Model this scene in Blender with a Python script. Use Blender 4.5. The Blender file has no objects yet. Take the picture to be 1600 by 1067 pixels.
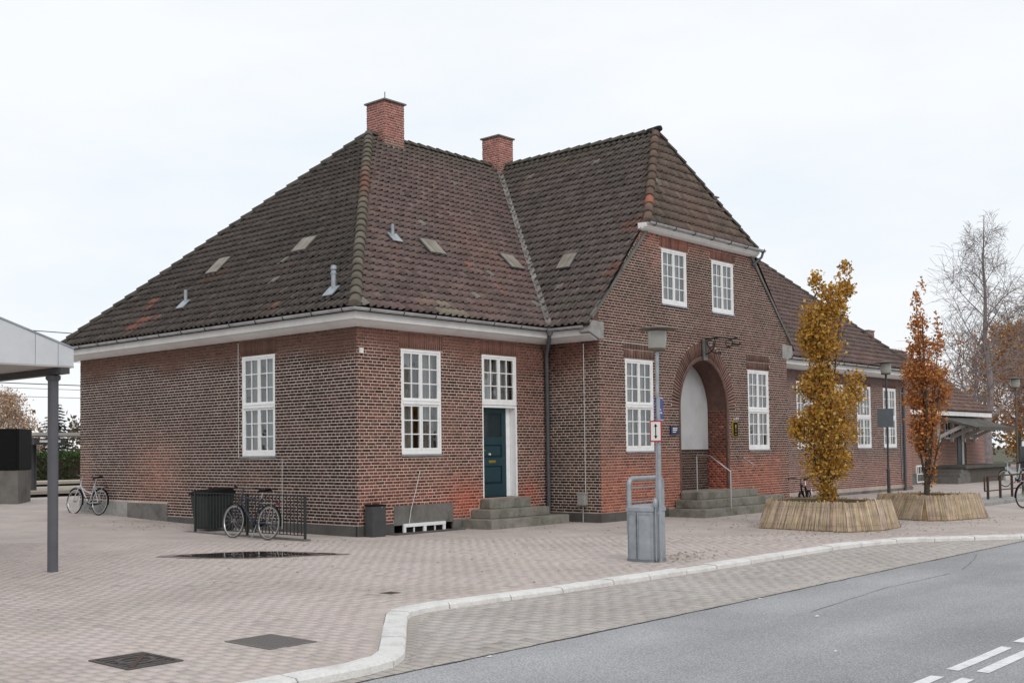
import bpy, bmesh, math, random
import numpy as np
from mathutils import Vector, Matrix, noise as mnoise
rng = np.random.default_rng(7)
random.seed(7)
PI = math.pi
sc = bpy.context.scene
col = sc.collection

# ------------------------------------------------------------------ camera
CAM = np.array([-14.9606, -16.8064, 1.4373]); YAW = 0.7369; PITCH = 0.0398; ROLL = -0.0123
fw = Vector((math.cos(PITCH)*math.cos(YAW), math.cos(PITCH)*math.sin(YAW), math.sin(PITCH)))
rt = Vector((math.sin(YAW), -math.cos(YAW), 0)); up = rt.cross(fw)
rt2 = math.cos(ROLL)*rt + math.sin(ROLL)*up; up2 = -math.sin(ROLL)*rt + math.cos(ROLL)*up
cd = bpy.data.cameras.new('camera'); cam = bpy.data.objects.new('camera', cd); col.objects.link(cam)
cam.matrix_world = Matrix(((rt2.x, up2.x, -fw.x, CAM[0]), (rt2.y, up2.y, -fw.y, CAM[1]), (rt2.z, up2.z, -fw.z, CAM[2]), (0, 0, 0, 1)))
cd.sensor_width = 36; cd.sensor_fit = 'HORIZONTAL'; cd.lens = 1761.54/1600*36
cd.shift_x = (800-746.25)/1600; cd.shift_y = (635.0-533.5)/1600
cd.clip_start = 0.1; cd.clip_end = 2000
sc.camera = cam

# ------------------------------------------------------------------ sky and sun
SUN_EL, SUN_AZ = math.radians(38), math.radians(-115)      # azimuth measured from +x towards +y
world = bpy.data.worlds.new('World'); sc.world = world; world.use_nodes = True
wn = world.node_tree; wn.nodes.clear()
def WN(t): return wn.nodes.new(t)
wo = WN('ShaderNodeOutputWorld'); bg = WN('ShaderNodeBackground'); sky = WN('ShaderNodeTexSky')
sky.sky_type = 'NISHITA'; sky.sun_disc = False; sky.sun_elevation = SUN_EL
sky.sun_rotation = math.radians(90) - SUN_AZ
sky.air_density = 1.0; sky.dust_density = 2.0
tc = WN('ShaderNodeTexCoord'); mp = WN('ShaderNodeMapping'); mp.inputs['Scale'].default_value = (1.0, 1.0, 3.2)
n1 = WN('ShaderNodeTexNoise'); n1.inputs['Scale'].default_value = 2.6; n1.inputs['Detail'].default_value = 7; n1.inputs['Roughness'].default_value = 0.55
rp = WN('ShaderNodeValToRGB')
rp.color_ramp.elements[0].position = 0.34; rp.color_ramp.elements[0].color = (8.2, 8.75, 9.25, 1)
rp.color_ramp.elements[1].position = 0.60; rp.color_ramp.elements[1].color = (9.2, 9.35, 9.5, 1)
mx = WN('ShaderNodeMixRGB'); mx.inputs['Fac'].default_value = 0.93        # thick cloud cover over the clear sky
wn.links.new(tc.outputs['Generated'], mp.inputs['Vector']); wn.links.new(mp.outputs['Vector'], n1.inputs['Vector'])
wn.links.new(n1.outputs['Fac'], rp.inputs['Fac']); wn.links.new(sky.outputs['Color'], mx.inputs['Color1'])
wn.links.new(rp.outputs['Color'], mx.inputs['Color2']); wn.links.new(mx.outputs['Color'], bg.inputs['Color'])
bg.inputs['Strength'].default_value = 0.1
wn.links.new(bg.outputs['Background'], wo.inputs['Surface'])
sd = bpy.data.lights.new('sun', 'SUN'); sd.energy = 0.7; sd.angle = math.radians(25); sd.color = (1, 0.96, 0.9)
sun = bpy.data.objects.new('sun', sd); col.objects.link(sun)
sdir = Vector((math.cos(SUN_EL)*math.cos(SUN_AZ), math.cos(SUN_EL)*math.sin(SUN_AZ), math.sin(SUN_EL)))
sun.rotation_euler = sdir.to_track_quat('Z', 'Y').to_euler()
vs = sc.view_settings; vs.view_transform = 'Standard'; vs.look = 'None'; vs.gamma = 1; vs.use_curve_mapping = False; vs.exposure = 0.14

# ------------------------------------------------------------------ helpers
def s2l(c):
    c = np.asarray(c, float)/255.0
    return np.where(c <= 0.04045, c/12.92, ((c+0.055)/1.055)**2.4)
def tag(o, label=None, cat=None, group=None, kind=None):
    if label: o['label'] = label
    if cat: o['category'] = cat
    if group: o['group'] = group
    if kind: o['kind'] = kind
    return o
def empty(name, loc=(0, 0, 0), rz=0.0):
    o = bpy.data.objects.new(name, None); col.objects.link(o); o.location = loc; o.rotation_euler = (0, 0, rz); o.empty_display_size = 0.2
    return o
def link(name, me, mat=None, parent=None):
    if mat is not None and not me.materials: me.materials.append(mat)
    o = bpy.data.objects.new(name, me); col.objects.link(o)
    if parent is not None: o.parent = parent
    return o
def copy_tree(o, parent=None):
    c = o.copy(); col.objects.link(c)
    c.parent = parent
    for ch in o.children: copy_tree(ch, c)
    return c
def fbm(p, s=1.0, o=3):
    return mnoise.fractal(Vector(p)*s, 1.0, 2.0, o)      # about -1..1

class MB:
    def __init__(self): self.v = []; self.f = []; self.c = []; self.has = False
    def add(self, vs, fs, c=None):
        b = len(self.v); self.v += [tuple(x) for x in vs]; self.f += [tuple(i+b for i in f) for f in fs]
        self.c += [tuple(c) if c is not None else (1, 1, 1)]*len(vs)
        if c is not None: self.has = True
    def box(self, lo, hi, c=None):
        x0, y0, z0 = lo; x1, y1, z1 = hi
        self.add([(x0,y0,z0),(x1,y0,z0),(x1,y1,z0),(x0,y1,z0),(x0,y0,z1),(x1,y0,z1),(x1,y1,z1),(x0,y1,z1)],
                 [(0,3,2,1),(4,5,6,7),(0,1,5,4),(1,2,6,5),(2,3,7,6),(3,0,4,7)], c)
    def obox(self, o, a, b, cc, c=None):
        """box from corner o along three edge vectors"""
        o, a, b, cc = Vector(o), Vector(a), Vector(b), Vector(cc)
        p = [o, o+a, o+a+b, o+b]; p += [q+cc for q in p]
        fl = [(0,3,2,1),(4,5,6,7),(0,1,5,4),(1,2,6,5),(2,3,7,6),(3,0,4,7)]
        if a.cross(b).dot(cc) < 0: fl = [tuple(reversed(f)) for f in fl]
        self.add(p, fl, c)
    def tube(self, path, r, n=8, c=None, cap=True, close=False):
        path = [Vector(p) for p in path]; m = len(path)
        rr = r if hasattr(r, '__len__') else [r]*m
        ref = None; rings = []
        for i, p in enumerate(path):
            if close: d = path[(i+1) % m]-path[i-1]
            else: d = path[min(i+1, m-1)]-path[max(i-1, 0)]
            d = d.normalized() if d.length > 1e-9 else Vector((0, 0, 1))
            if ref is None:
                ref = Vector((0, 0, 1)) if abs(d.z) < 0.9 else Vector((1, 0, 0))
            a = (ref-d*ref.dot(d))
            if a.length < 1e-6: a = d.orthogonal()
            a.normalize(); b = d.cross(a); ref = a
            rings.append([p+(a*math.cos(2*PI*k/n)+b*math.sin(2*PI*k/n))*rr[i] for k in range(n)])
        vs = [q for R in rings for q in R]; fs = []
        for i in range(m if close else m-1):
            j = (i+1) % m
            for k in range(n):
                l = (k+1) % n
                fs.append((i*n+k, i*n+l, j*n+l, j*n+k))
        if cap and not close:
            fs.append(tuple(reversed(range(n)))); fs.append(tuple((m-1)*n+k for k in range(n)))
        self.add(vs, fs, c)
    def lathe(self, prof, cen=(0, 0, 0), n=20, c=None):
        """prof: list of (r,z)"""
        vs = []; fs = []
        for (r, z) in prof:
            for k in range(n):
                vs.append((cen[0]+r*math.cos(2*PI*k/n), cen[1]+r*math.sin(2*PI*k/n), cen[2]+z))
        for i in range(len(prof)-1):
            for k in range(n):
                l = (k+1) % n
                fs.append((i*n+k, i*n+l, (i+1)*n+l, (i+1)*n+k))
        fs.append(tuple(reversed(range(n)))); fs.append(tuple((len(prof)-1)*n+k for k in range(n)))
        self.add(vs, fs, c)
    def poly_prism(self, pts, d, c=None):
        """closed planar polygon pts extruded by vector d"""
        pts = [Vector(p) for p in pts]; d = Vector(d); n = len(pts)
        vs = pts+[p+d for p in pts]
        nrm = Vector((0, 0, 0))
        for i in range(n): nrm += pts[i].cross(pts[(i+1) % n])
        fs = [tuple(reversed(range(n))), tuple(range(n, 2*n))]+[(i, (i+1) % n, n+(i+1) % n, n+i) for i in range(n)]
        if nrm.dot(d) < 0: fs = [tuple(reversed(f)) for f in fs]
        self.add(vs, fs, c)
    def mesh(self, name):
        me = bpy.data.meshes.new(name); me.from_pydata(self.v, [], self.f)
        if self.has:
            a = me.color_attributes.new('Col', 'FLOAT_COLOR', 'POINT')
            a.data.foreach_set('color', np.c_[np.array(self.c, np.float32), np.ones(len(self.c), np.float32)].ravel())
        me.update(); return me
    def build(self, name, mat, parent=None, smooth=False, bevel=0):
        me = self.mesh(name)
        if smooth:
            me.polygons.foreach_set('use_smooth', [True]*len(me.polygons))
            me.set_sharp_from_angle(angle=math.radians(40))
        o = link(name, me, mat, parent)
        if bevel:
            b = o.modifiers.new('bevel', 'BEVEL'); b.width = bevel; b.segments = 2; b.limit_method = 'ANGLE'; b.angle_limit = math.radians(40)
        return o

def quads_mesh(name, V, F, C):
    """V (N,k,3), F (m,4) template, C (N,3)"""
    N, k, _ = V.shape; m = len(F)
    me = bpy.data.meshes.new(name)
    me.vertices.add(N*k); me.vertices.foreach_set('co', V.reshape(-1).astype(np.float32))
    idx = (np.arange(N)[:, None, None]*k + np.asarray(F)[None]).reshape(-1)
    me.loops.add(len(idx)); me.loops.foreach_set('vertex_index', idx.astype(np.int32))
    me.polygons.add(N*m); me.polygons.foreach_set('loop_start', np.arange(0, N*m*4, 4, dtype=np.int32))
    a = me.color_attributes.new('Col', 'FLOAT_COLOR', 'POINT')
    cc = np.ones((N*k, 4), np.float32); cc[:, :3] = np.repeat(C, k, 0)
    a.data.foreach_set('color', cc.ravel())
    me.update(); me.validate(); return me

# ------------------------------------------------------------------ materials
def new_mat(name):
    m = bpy.data.materials.new(name); m.use_nodes = True
    nt = m.node_tree; b = nt.nodes['Principled BSDF']
    return m, nt, b
def mat(name, c, rough=0.7, var=0.15, scale=6.0, bump=0.0, bscale=60.0, metal=0.0, attr=False, spec=0.3, stain=None, stain_scale=1.2, stain_amt=0.5, dist=0.01, stretch=(1, 1, 1), coat=0.0):
    """base colour (linear) x fine noise, optional larger blotches of another colour, optional relief; attr: colour comes from the mesh"""
    m, nt, b = new_mat(name); L = nt.links.new
    geo = nt.nodes.new('ShaderNodeNewGeometry') if attr != 'obj' else None
    t = nt.nodes.new('ShaderNodeTexCoord'); mpn = nt.nodes.new('ShaderNodeMapping'); mpn.inputs['Scale'].default_value = stretch
    L(t.outputs['Object'], mpn.inputs['Vector'])
    n = nt.nodes.new('ShaderNodeTexNoise'); n.inputs['Scale'].default_value = scale; n.inputs['Detail'].default_value = 5; n.inputs['Roughness'].default_value = 0.6
    L(mpn.outputs['Vector'], n.inputs['Vector'])
    r = nt.nodes.new('ShaderNodeMapRange'); r.inputs['From Min'].default_value = 0.25; r.inputs['From Max'].default_value = 0.75
    r.inputs['To Min'].default_value = 1-var; r.inputs['To Max'].default_value = 1+var
    L(n.outputs['Fac'], r.inputs['Value'])
    if attr:
        ca = nt.nodes.new('ShaderNodeAttribute'); ca.attribute_name = 'Col'; src = ca.outputs['Color']
    else:
        rgb = nt.nodes.new('ShaderNodeRGB'); rgb.outputs[0].default_value = (*c, 1); src = rgb.outputs[0]
    if stain is not None:
        n2 = nt.nodes.new('ShaderNodeTexNoise'); n2.inputs['Scale'].default_value = stain_scale; n2.inputs['Detail'].default_value = 6; n2.inputs['Roughness'].default_value = 0.65
        L(mpn.outputs['Vector'], n2.inputs['Vector'])
        r2 = nt.nodes.new('ShaderNodeMapRange'); r2.inputs['From Min'].default_value = 0.46; r2.inputs['From Max'].default_value = 0.68; r2.inputs['To Max'].default_value = stain_amt
        L(n2.outputs['Fac'], r2.inputs['Value'])
        mxs = nt.nodes.new('ShaderNodeMixRGB'); L(r2.outputs['Result'], mxs.inputs['Fac']); L(src, mxs.inputs['Color1']); mxs.inputs['Color2'].default_value = (*stain, 1)
        src = mxs.outputs['Color']
    mul = nt.nodes.new('ShaderNodeVectorMath'); mul.operation = 'MULTIPLY'
    L(src, mul.inputs[0]); L(r.outputs['Result'], mul.inputs[1])
    L(mul.outputs['Vector'], b.inputs['Base Color'])
    b.inputs['Roughness'].default_value = rough; b.inputs['Metallic'].default_value = metal; b.inputs['Specular IOR Level'].default_value = spec
    if coat: b.inputs['Coat Weight'].default_value = coat
    if bump:
        nb = nt.nodes.new('ShaderNodeTexNoise'); nb.inputs['Scale'].default_value = bscale; nb.inputs['Detail'].default_value = 4
        L(mpn.outputs['Vector'], nb.inputs['Vector'])
        bp = nt.nodes.new('ShaderNodeBump'); bp.inputs['Strength'].default_value = bump; bp.inputs['Distance'].default_value = dist
        L(nb.outputs['Fac'], bp.inputs['Height']); L(bp.outputs['Normal'], b.inputs['Normal'])
    if geo: nt.nodes.remove(geo)
    return m
M = {}
M['brick'] = mat('brick', None, 0.9, 0.28, 14, 0.4, 90, attr=True, spec=0.15)
M['mortar'] = mat('mortar', None, 0.95, 0.18, 3.5, 0.3, 120, attr=True, spec=0.1)
M['tile'] = mat('tile', None, 0.85, 0.30, 5, 0.35, 60, attr=True, spec=0.25)
M['tile_under'] = mat('tile_under', (0.02, 0.017, 0.015), 0.95)
M['paver'] = mat('paver', None, 0.92, 0.12, 9, 0.3, 150, attr=True, spec=0.2, stain=tuple(s2l((138, 128, 119))), stain_scale=0.45, stain_amt=0.32)
M['white'] = mat('white', (0.85, 0.85, 0.85), 0.45, 0.05, 4, stain=(0.55, 0.54, 0.5), stain_scale=5, stain_amt=0.25)
M['cornice'] = mat('cornice', (0.82, 0.815, 0.80), 0.6, 0.05, 3, stain=(0.56, 0.54, 0.50), stain_scale=2.5, stain_amt=0.35, stretch=(1, 1, 0.5))
M['zinc'] = mat('zinc', (0.30, 0.31, 0.33), 0.5, 0.18, 5, metal=0.35, stain=(0.17, 0.17, 0.18), stain_scale=3, stain_amt=0.6)
M['gutter'] = mat('gutter', (0.46, 0.46, 0.47), 0.5, 0.15, 5, metal=0.15, stain=(0.27, 0.27, 0.27), stain_scale=3, stain_amt=0.6)
M['pipe'] = mat('pipe', (0.095, 0.10, 0.11), 0.55, 0.15, 5, metal=0.2)
M['concrete'] = mat('concrete', (0.17, 0.162, 0.15), 0.9, 0.18, 9, 0.4, 70, stain=(0.075, 0.07, 0.06), stain_scale=2.2, stain_amt=0.7)
M['pale_concrete'] = mat('pale_concrete', (0.33, 0.32, 0.305), 0.9, 0.15, 9, 0.4, 70, stain=(0.14, 0.135, 0.12), stain_scale=2.5, stain_amt=0.6)
M['dark_plinth'] = mat('dark_plinth', (0.105, 0.10, 0.093), 0.9, 0.22, 8, 0.4, 60, stain=(0.05, 0.045, 0.04), stain_scale=2, stain_amt=0.7)
M['step'] = mat('step', (0.235, 0.222, 0.195), 0.92, 0.2, 8, 0.4, 60, stain=(0.105, 0.108, 0.07), stain_scale=2.4, stain_amt=0.8)
M['granite'] = mat('granite', (0.70, 0.685, 0.665), 0.8, 0.14, 40, 0.45, 60, stain=(0.42, 0.40, 0.38), stain_scale=3.5, stain_amt=0.55)
M['door'] = mat('door', (0.017, 0.047, 0.058), 0.4, 0.15, 3)
M['brass'] = mat('brass', (0.55, 0.38, 0.08), 0.3, 0.1, 5, metal=0.8)
M['black'] = mat('black', (0.010, 0.010, 0.011), 0.6, 0.2, 6, spec=0.06)
M['black_iron'] = mat('black_iron', (0.026, 0.03, 0.031), 0.5, 0.25, 8)
M['dark_grey'] = mat('dark_grey', (0.06, 0.06, 0.063), 0.55, 0.15, 5)
M['postgrey'] = mat('postgrey', (0.105, 0.105, 0.12), 0.5, 0.12, 4)
M['galv'] = mat('galv', (0.36, 0.39, 0.42), 0.45, 0.16, 7, metal=0.45, stain=(0.23, 0.25, 0.27), stain_scale=4, stain_amt=0.6)
M['galv_dark'] = mat('galv_dark', (0.20, 0.22, 0.24), 0.5, 0.15, 7, metal=0.35)
M['steel'] = mat('steel', (0.5, 0.5, 0.5), 0.3, 0.1, 5, metal=0.9)
M['lamp_metal'] = mat('lamp_metal', (0.115, 0.092, 0.072), 0.6, 0.2, 8)
M['plaster'] = mat('plaster', (0.47, 0.47, 0.475), 0.8, 0.08, 2, stain=(0.36, 0.36, 0.36), stain_scale=2.5, stain_amt=0.45)
M['curtain'] = mat('curtain', (0.66, 0.65, 0.63), 0.9, 0.1, 3)
M['interior'] = mat('interior', (0.10, 0.095, 0.09), 0.9, 0.1, 2)
M['blue'] = mat('blue', (0.025, 0.05, 0.28), 0.4, 0.08, 5)
M['navy'] = mat('navy', (0.015, 0.025, 0.09), 0.4, 0.1, 5)
M['red'] = mat('red', (0.45, 0.03, 0.03), 0.45, 0.08, 5)
M['yellow'] = mat('yellow', (0.42, 0.30, 0.03), 0.45, 0.08, 5)
M['sign_white'] = mat('sign_white', (0.74, 0.73, 0.70), 0.45, 0.05, 5)
M['tyre'] = mat('tyre', (0.022, 0.022, 0.022), 0.8, 0.1, 9)
M['old_tyre'] = mat('old_tyre', (0.11, 0.105, 0.10), 0.8, 0.1, 9)
M['rust'] = mat('rust', (0.075, 0.045, 0.035), 0.8, 0.3, 14)
M['manhole'] = mat('manhole', (0.10, 0.088, 0.086), 0.75, 0.3, 20, metal=0.1, stain=(0.055, 0.042, 0.036), stain_scale=7, stain_amt=0.7)
M['grate'] = mat('grate', (0.17, 0.155, 0.147), 0.7, 0.25, 20, metal=0.1)
M['hatch'] = mat('hatch', (0.28, 0.255, 0.22), 0.85, 0.25, 8, stain=(0.14, 0.12, 0.09), stain_scale=4, stain_amt=0.7)
M['soil'] = mat('soil', (0.045, 0.035, 0.025), 0.95, 0.3, 12)
M['bark'] = mat('bark', (0.075, 0.062, 0.05), 0.95, 0.3, 14, 0.6, 40)
M['birch_bark'] = mat('birch_bark', (0.25, 0.215, 0.21), 0.95, 0.35, 3)
M['wood_white'] = mat('wood_white', (0.62, 0.60, 0.56), 0.7, 0.1, 5)
M['timber'] = mat('timber', (0.10, 0.088, 0.075), 0.9, 0.2, 6)
M['canopy'] = mat('canopy', (0.60, 0.62, 0.65), 0.5, 0.05, 2.5, stain=(0.45, 0.47, 0.5), stain_scale=1.5, stain_amt=0.4)
M['soffit'] = mat('soffit', (0.42, 0.40, 0.38), 0.8, 0.05, 2)
M['line_paint'] = mat('line_paint', (0.78, 0.78, 0.78), 0.7, 0.08, 25, stain=(0.35, 0.35, 0.36), stain_scale=12, stain_amt=0.45)
M['platform'] = mat('platform', (0.42, 0.37, 0.31), 0.9, 0.12, 3)
M['ballast'] = mat('ballast', (0.055, 0.045, 0.04), 0.95, 0.3, 5)
M['brick_trim'] = mat('brick_trim', (0.145, 0.082, 0.068), 0.9, 0.25, 7, 0.4, 60, stain=(0.08, 0.045, 0.04), stain_scale=2, stain_amt=0.6)

def leaf_mat(name, trans=0.35):
    m, nt, b = new_mat(name); L = nt.links.new
    ca = nt.nodes.new('ShaderNodeAttribute'); ca.attribute_name = 'Col'
    L(ca.outputs['Color'], b.inputs['Base Color']); b.inputs['Roughness'].default_value = 0.65; b.inputs['Specular IOR Level'].default_value = 0.25
    tr = nt.nodes.new('ShaderNodeBsdfTranslucent'); L(ca.outputs['Color'], tr.inputs['Color'])
    ms = nt.nodes.new('ShaderNodeMixShader'); ms.inputs['Fac'].default_value = trans
    L(b.outputs['BSDF'], ms.inputs[1]); L(tr.outputs['BSDF'], ms.inputs[2]); L(ms.outputs['Shader'], nt.nodes['Material Output'].inputs['Surface'])
    return m
M['leaf'] = leaf_mat('leaf'); M['needle'] = leaf_mat('needle', 0.1)
def glass_mat():
    m, nt, b = new_mat('window_glass'); L = nt.links.new
    nt.nodes.remove(b)
    tr = nt.nodes.new('ShaderNodeBsdfTransparent'); tr.inputs['Color'].default_value = (0.80, 0.82, 0.82, 1)
    gl = nt.nodes.new('ShaderNodeBsdfGlossy'); gl.inputs['Roughness'].default_value = 0.03; gl.inputs['Color'].default_value = (0.9, 0.93, 0.95, 1)
    fr = nt.nodes.new('ShaderNodeFresnel'); fr.inputs['IOR'].default_value = 1.5
    ad = nt.nodes.new('ShaderNodeMath'); ad.operation = 'MULTIPLY_ADD'; ad.inputs[1].default_value = 1.3; ad.inputs[2].default_value = 0.09
    t = nt.nodes.new('ShaderNodeTexCoord'); n = nt.nodes.new('ShaderNodeTexNoise'); n.inputs['Scale'].default_value = 4
    bp = nt.nodes.new('ShaderNodeBump'); bp.inputs['Strength'].default_value = 0.08; bp.inputs['Distance'].default_value = 0.02
    L(t.outputs['Object'], n.inputs['Vector']); L(n.outputs['Fac'], bp.inputs['Height']); L(bp.outputs['Normal'], gl.inputs['Normal'])
    ms = nt.nodes.new('ShaderNodeMixShader'); L(fr.outputs['Fac'], ad.inputs[0]); L(ad.outputs[0], ms.inputs['Fac'])
    L(tr.outputs['BSDF'], ms.inputs[1]); L(gl.outputs['BSDF'], ms.inputs[2]); L(ms.outputs['Shader'], nt.nodes['Material Output'].inputs['Surface'])
    return m
M['glass'] = glass_mat()
def frosted():
    m, nt, b = new_mat('lamp_glass')
    b.inputs['Base Color'].default_value = (0.42, 0.41, 0.375, 1); b.inputs['Roughness'].default_value = 0.25; b.inputs['Transmission Weight'].default_value = 0.25
    return m
M['lamp_glass'] = frosted()
def brick_tex(name, c1, c2, cm, bw=0.24, bh=0.0667, ms=0.011, rot=None, bump=0.3, rough=0.9):
    """brick pattern as material, only for surfaces too far away to tell the pieces apart"""
    m, nt, b = new_mat(name); L = nt.links.new
    t = nt.nodes.new('ShaderNodeTexCoord'); mpn = nt.nodes.new('ShaderNodeMapping')
    if rot: mpn.inputs['Rotation'].default_value = rot
    br = nt.nodes.new('ShaderNodeTexBrick'); br.inputs['Color1'].default_value = (*c1, 1); br.inputs['Color2'].default_value = (*c2, 1); br.inputs['Mortar'].default_value = (*cm, 1)
    br.inputs['Scale'].default_value = 1; br.inputs['Brick Width'].default_value = bw; br.inputs['Row Height'].default_value = bh; br.inputs['Mortar Size'].default_value = ms; br.inputs['Mortar Smooth'].default_value = 0.2
    L(t.outputs['Object'], mpn.inputs['Vector']); L(mpn.outputs['Vector'], br.inputs['Vector'])
    n = nt.nodes.new('ShaderNodeTexNoise'); n.inputs['Scale'].default_value = 0.8; n.inputs['Detail'].default_value = 8; n.inputs['Roughness'].default_value = 0.65
    L(t.outputs['Object'], n.inputs['Vector'])
    r = nt.nodes.new('ShaderNodeMapRange'); r.inputs['From Min'].default_value = 0.3; r.inputs['From Max'].default_value = 0.7; r.inputs['To Min'].default_value = 0.8; r.inputs['To Max'].default_value = 1.15
    L(n.outputs['Fac'], r.inputs['Value'])
    mul = nt.nodes.new('ShaderNodeVectorMath'); mul.operation = 'MULTIPLY'; L(br.outputs['Color'], mul.inputs[0]); L(r.outputs['Result'], mul.inputs[1])
    L(mul.outputs['Vector'], b.inputs['Base Color']); b.inputs['Roughness'].default_value = rough; b.inputs['Specular IOR Level'].default_value = 0.15
    bp = nt.nodes.new('ShaderNodeBump'); bp.inputs['Strength'].default_value = bump; bp.inputs['Distance'].default_value = 0.005; bp.invert = True
    L(br.outputs['Fac'], bp.inputs['Height']); L(bp.outputs['Normal'], b.inputs['Normal'])
    return m

def sm(x, a, b):
    t = min(1, max(0, (x-a)/(b-a))); return t*t*(3-2*t)
def mixc(a, b, t): return a*(1-t)+b*t
# ------------------------------------------------------------------ ground
GZ = -0.22; RZ = -0.28
def gz(x, y):
    """the square rises a little towards the railway"""
    if y <= 0: return GZ
    return GZ+(0.0019*y*y if y < 9 else 0.154+0.0342*(min(y, 16)-9)*(1 if y < 16 else 1))
PAV_C = s2l((192, 180, 174)); LAY_C = s2l((182, 175, 170))
# kerb line, pavement side
KP = [(-16.0, -9.93), (-13.0, -9.95), (-10.2, -9.97), (-9.47, -9.98), (-9.05, -10.0), (-8.75, -9.94), (-8.5, -9.78), (-8.0, -9.28), (-7.32, -8.59), (-6.95, -8.22), (-6.72, -8.06), (-6.36, -7.96), (-5.94, -7.95),
      (-5.07, -8.02), (-4.22, -8.11), (-3.22, -8.15), (-2.17, -8.20), (-1.12, -8.23), (0.56, -8.24), (2.37, -8.23), (3.3, -8.26), (4.0, -8.33), (4.6, -8.44), (5.21, -8.63), (5.96, -9.08), (6.61, -9.62), (7.26, -10.10), (7.9, -10.36), (9.0, -10.48), (12, -10.5), (20, -10.5), (45, -10.5), (75, -10.5)]
def resample(P, step):
    out = [Vector((*P[0], 0))]; acc = 0
    for i in range(len(P)-1):
        a, b = Vector((*P[i], 0)), Vector((*P[i+1], 0)); L = (b-a).length; k = max(1, round(L/step))
        for j in range(1, k+1): out.append(a.lerp(b, j/k))
    return out
def kerb_y(x):
    best = None
    for i in range(len(KP)-1):
        (xa, ya), (xb, yb) = KP[i], KP[i+1]
        if xa <= x <= xb and xb > xa: return ya+(yb-ya)*(x-xa)/(xb-xa)
    return -10.0
def sheet(name, xs, ys, zf, mat_, keep=None, kind='structure', parent=None, drop=0.0):
    mb = MB(); nx = len(xs)
    vs = [(x, y, zf(x, y)-drop) for y in ys for x in xs]
    fs = []
    for j in range(len(ys)-1):
        for i in range(nx-1):
            fs.append((j*nx+i, j*nx+i+1, (j+1)*nx+i+1, (j+1)*nx+i))
    mb.add(vs, fs); o = mb.build(name, mat_, parent, smooth=True)
    if kind: o['kind'] = kind
    return o
M['pave_far'] = brick_tex('pave_far', tuple(s2l((187, 176, 170))), tuple(s2l((184, 173, 167))), tuple(s2l((166, 155, 149))), 0.218, 0.112, 0.007, rot=(0, 0, PI/2), bump=0.2)
M['lay_far'] = brick_tex('lay_far', tuple(s2l((181, 173, 166))), tuple(s2l((177, 169, 163))), tuple(s2l((135, 128, 123))), 0.218, 0.112, 0.007, rot=(0, 0, PI/2), bump=0.2)
def asphalt_mat():
    m, nt, b = new_mat('asphalt'); L = nt.links.new
    t = nt.nodes.new('ShaderNodeTexCoord')
    n = nt.nodes.new('ShaderNodeTexNoise'); n.inputs['Scale'].default_value = 70; n.inputs['Detail'].default_value = 3; n.inputs['Roughness'].default_value = 0.7
    n2 = nt.nodes.new('ShaderNodeTexNoise'); n2.inputs['Scale'].default_value = 0.6; n2.inputs['Detail'].default_value = 6
    v = nt.nodes.new('ShaderNodeTexVoronoi'); v.inputs['Scale'].default_value = 55
    for q in (n, n2, v): L(t.outputs['Object'], q.inputs['Vector'])
    cr = nt.nodes.new('ShaderNodeValToRGB'); cr.color_ramp.elements[0].position = 0.32; cr.color_ramp.elements[0].color = (0.30, 0.30, 0.307, 1)
    cr.color_ramp.elements[1].position = 0.72; cr.color_ramp.elements[1].color = (0.53, 0.53, 0.54, 1)
    L(n.outputs['Fac'], cr.inputs['Fac'])
    r = nt.nodes.new('ShaderNodeMapRange'); r.inputs['From Min'].default_value = 0.3; r.inputs['From Max'].default_value = 0.7; r.inputs['To Min'].default_value = 0.86; r.inputs['To Max'].default_value = 1.12
    L(n2.outputs['Fac'], r.inputs['Value'])
    vm = nt.nodes.new('ShaderNodeMapRange'); vm.inputs['From Min'].default_value = 0; vm.inputs['From Max'].default_value = 0.6; vm.inputs['To Min'].default_value = 1.25; vm.inputs['To Max'].default_value = 0.7
    L(v.outputs['Distance'], vm.inputs['Value'])
    mu = nt.nodes.new('ShaderNodeVectorMath'); mu.operation = 'MULTIPLY'; L(cr.outputs['Color'], mu.inputs[0]); L(r.outputs['Result'], mu.inputs[1])
    mu2 = nt.nodes.new('ShaderNodeVectorMath'); mu2.operation = 'MULTIPLY'; L(mu.outputs['Vector'], mu2.inputs[0]); L(vm.outputs['Result'], mu2.inputs[1])
    mpw = nt.nodes.new('ShaderNodeMapping'); mpw.inputs['Scale'].default_value = (0.05, 0.9, 1); n3 = nt.nodes.new('ShaderNodeTexNoise'); n3.inputs['Scale'].default_value = 1.2; n3.inputs['Detail'].default_value = 4
    L(t.outputs['Object'], mpw.inputs['Vector']); L(mpw.outputs['Vector'], n3.inputs['Vector'])
    r3 = nt.nodes.new('ShaderNodeMapRange'); r3.inputs['From Min'].default_value = 0.3; r3.inputs['From Max'].default_value = 0.7; r3.inputs['To Min'].default_value = 0.86; r3.inputs['To Max'].default_value = 1.1
    L(n3.outputs['Fac'], r3.inputs['Value']); mu3 = nt.nodes.new('ShaderNodeVectorMath'); mu3.operation = 'MULTIPLY'; L(mu2.outputs['Vector'], mu3.inputs[0]); L(r3.outputs['Result'], mu3.inputs[1])
    L(mu3.outputs['Vector'], b.inputs['Base Color']); b.inputs['Roughness'].default_value = 0.85; b.inputs['Specular IOR Level'].default_value = 0.3
    bp = nt.nodes.new('ShaderNodeBump'); bp.inputs['Strength'].default_value = 0.5; bp.inputs['Distance'].default_value = 0.006
    L(n.outputs['Fac'], bp.inputs['Height']); L(bp.outputs['Normal'], b.inputs['Normal'])
    return m
M['asphalt'] = asphalt_mat()
M['earth'] = mat('earth', (0.10, 0.095, 0.06), 0.95, 0.3, 0.7)
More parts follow.
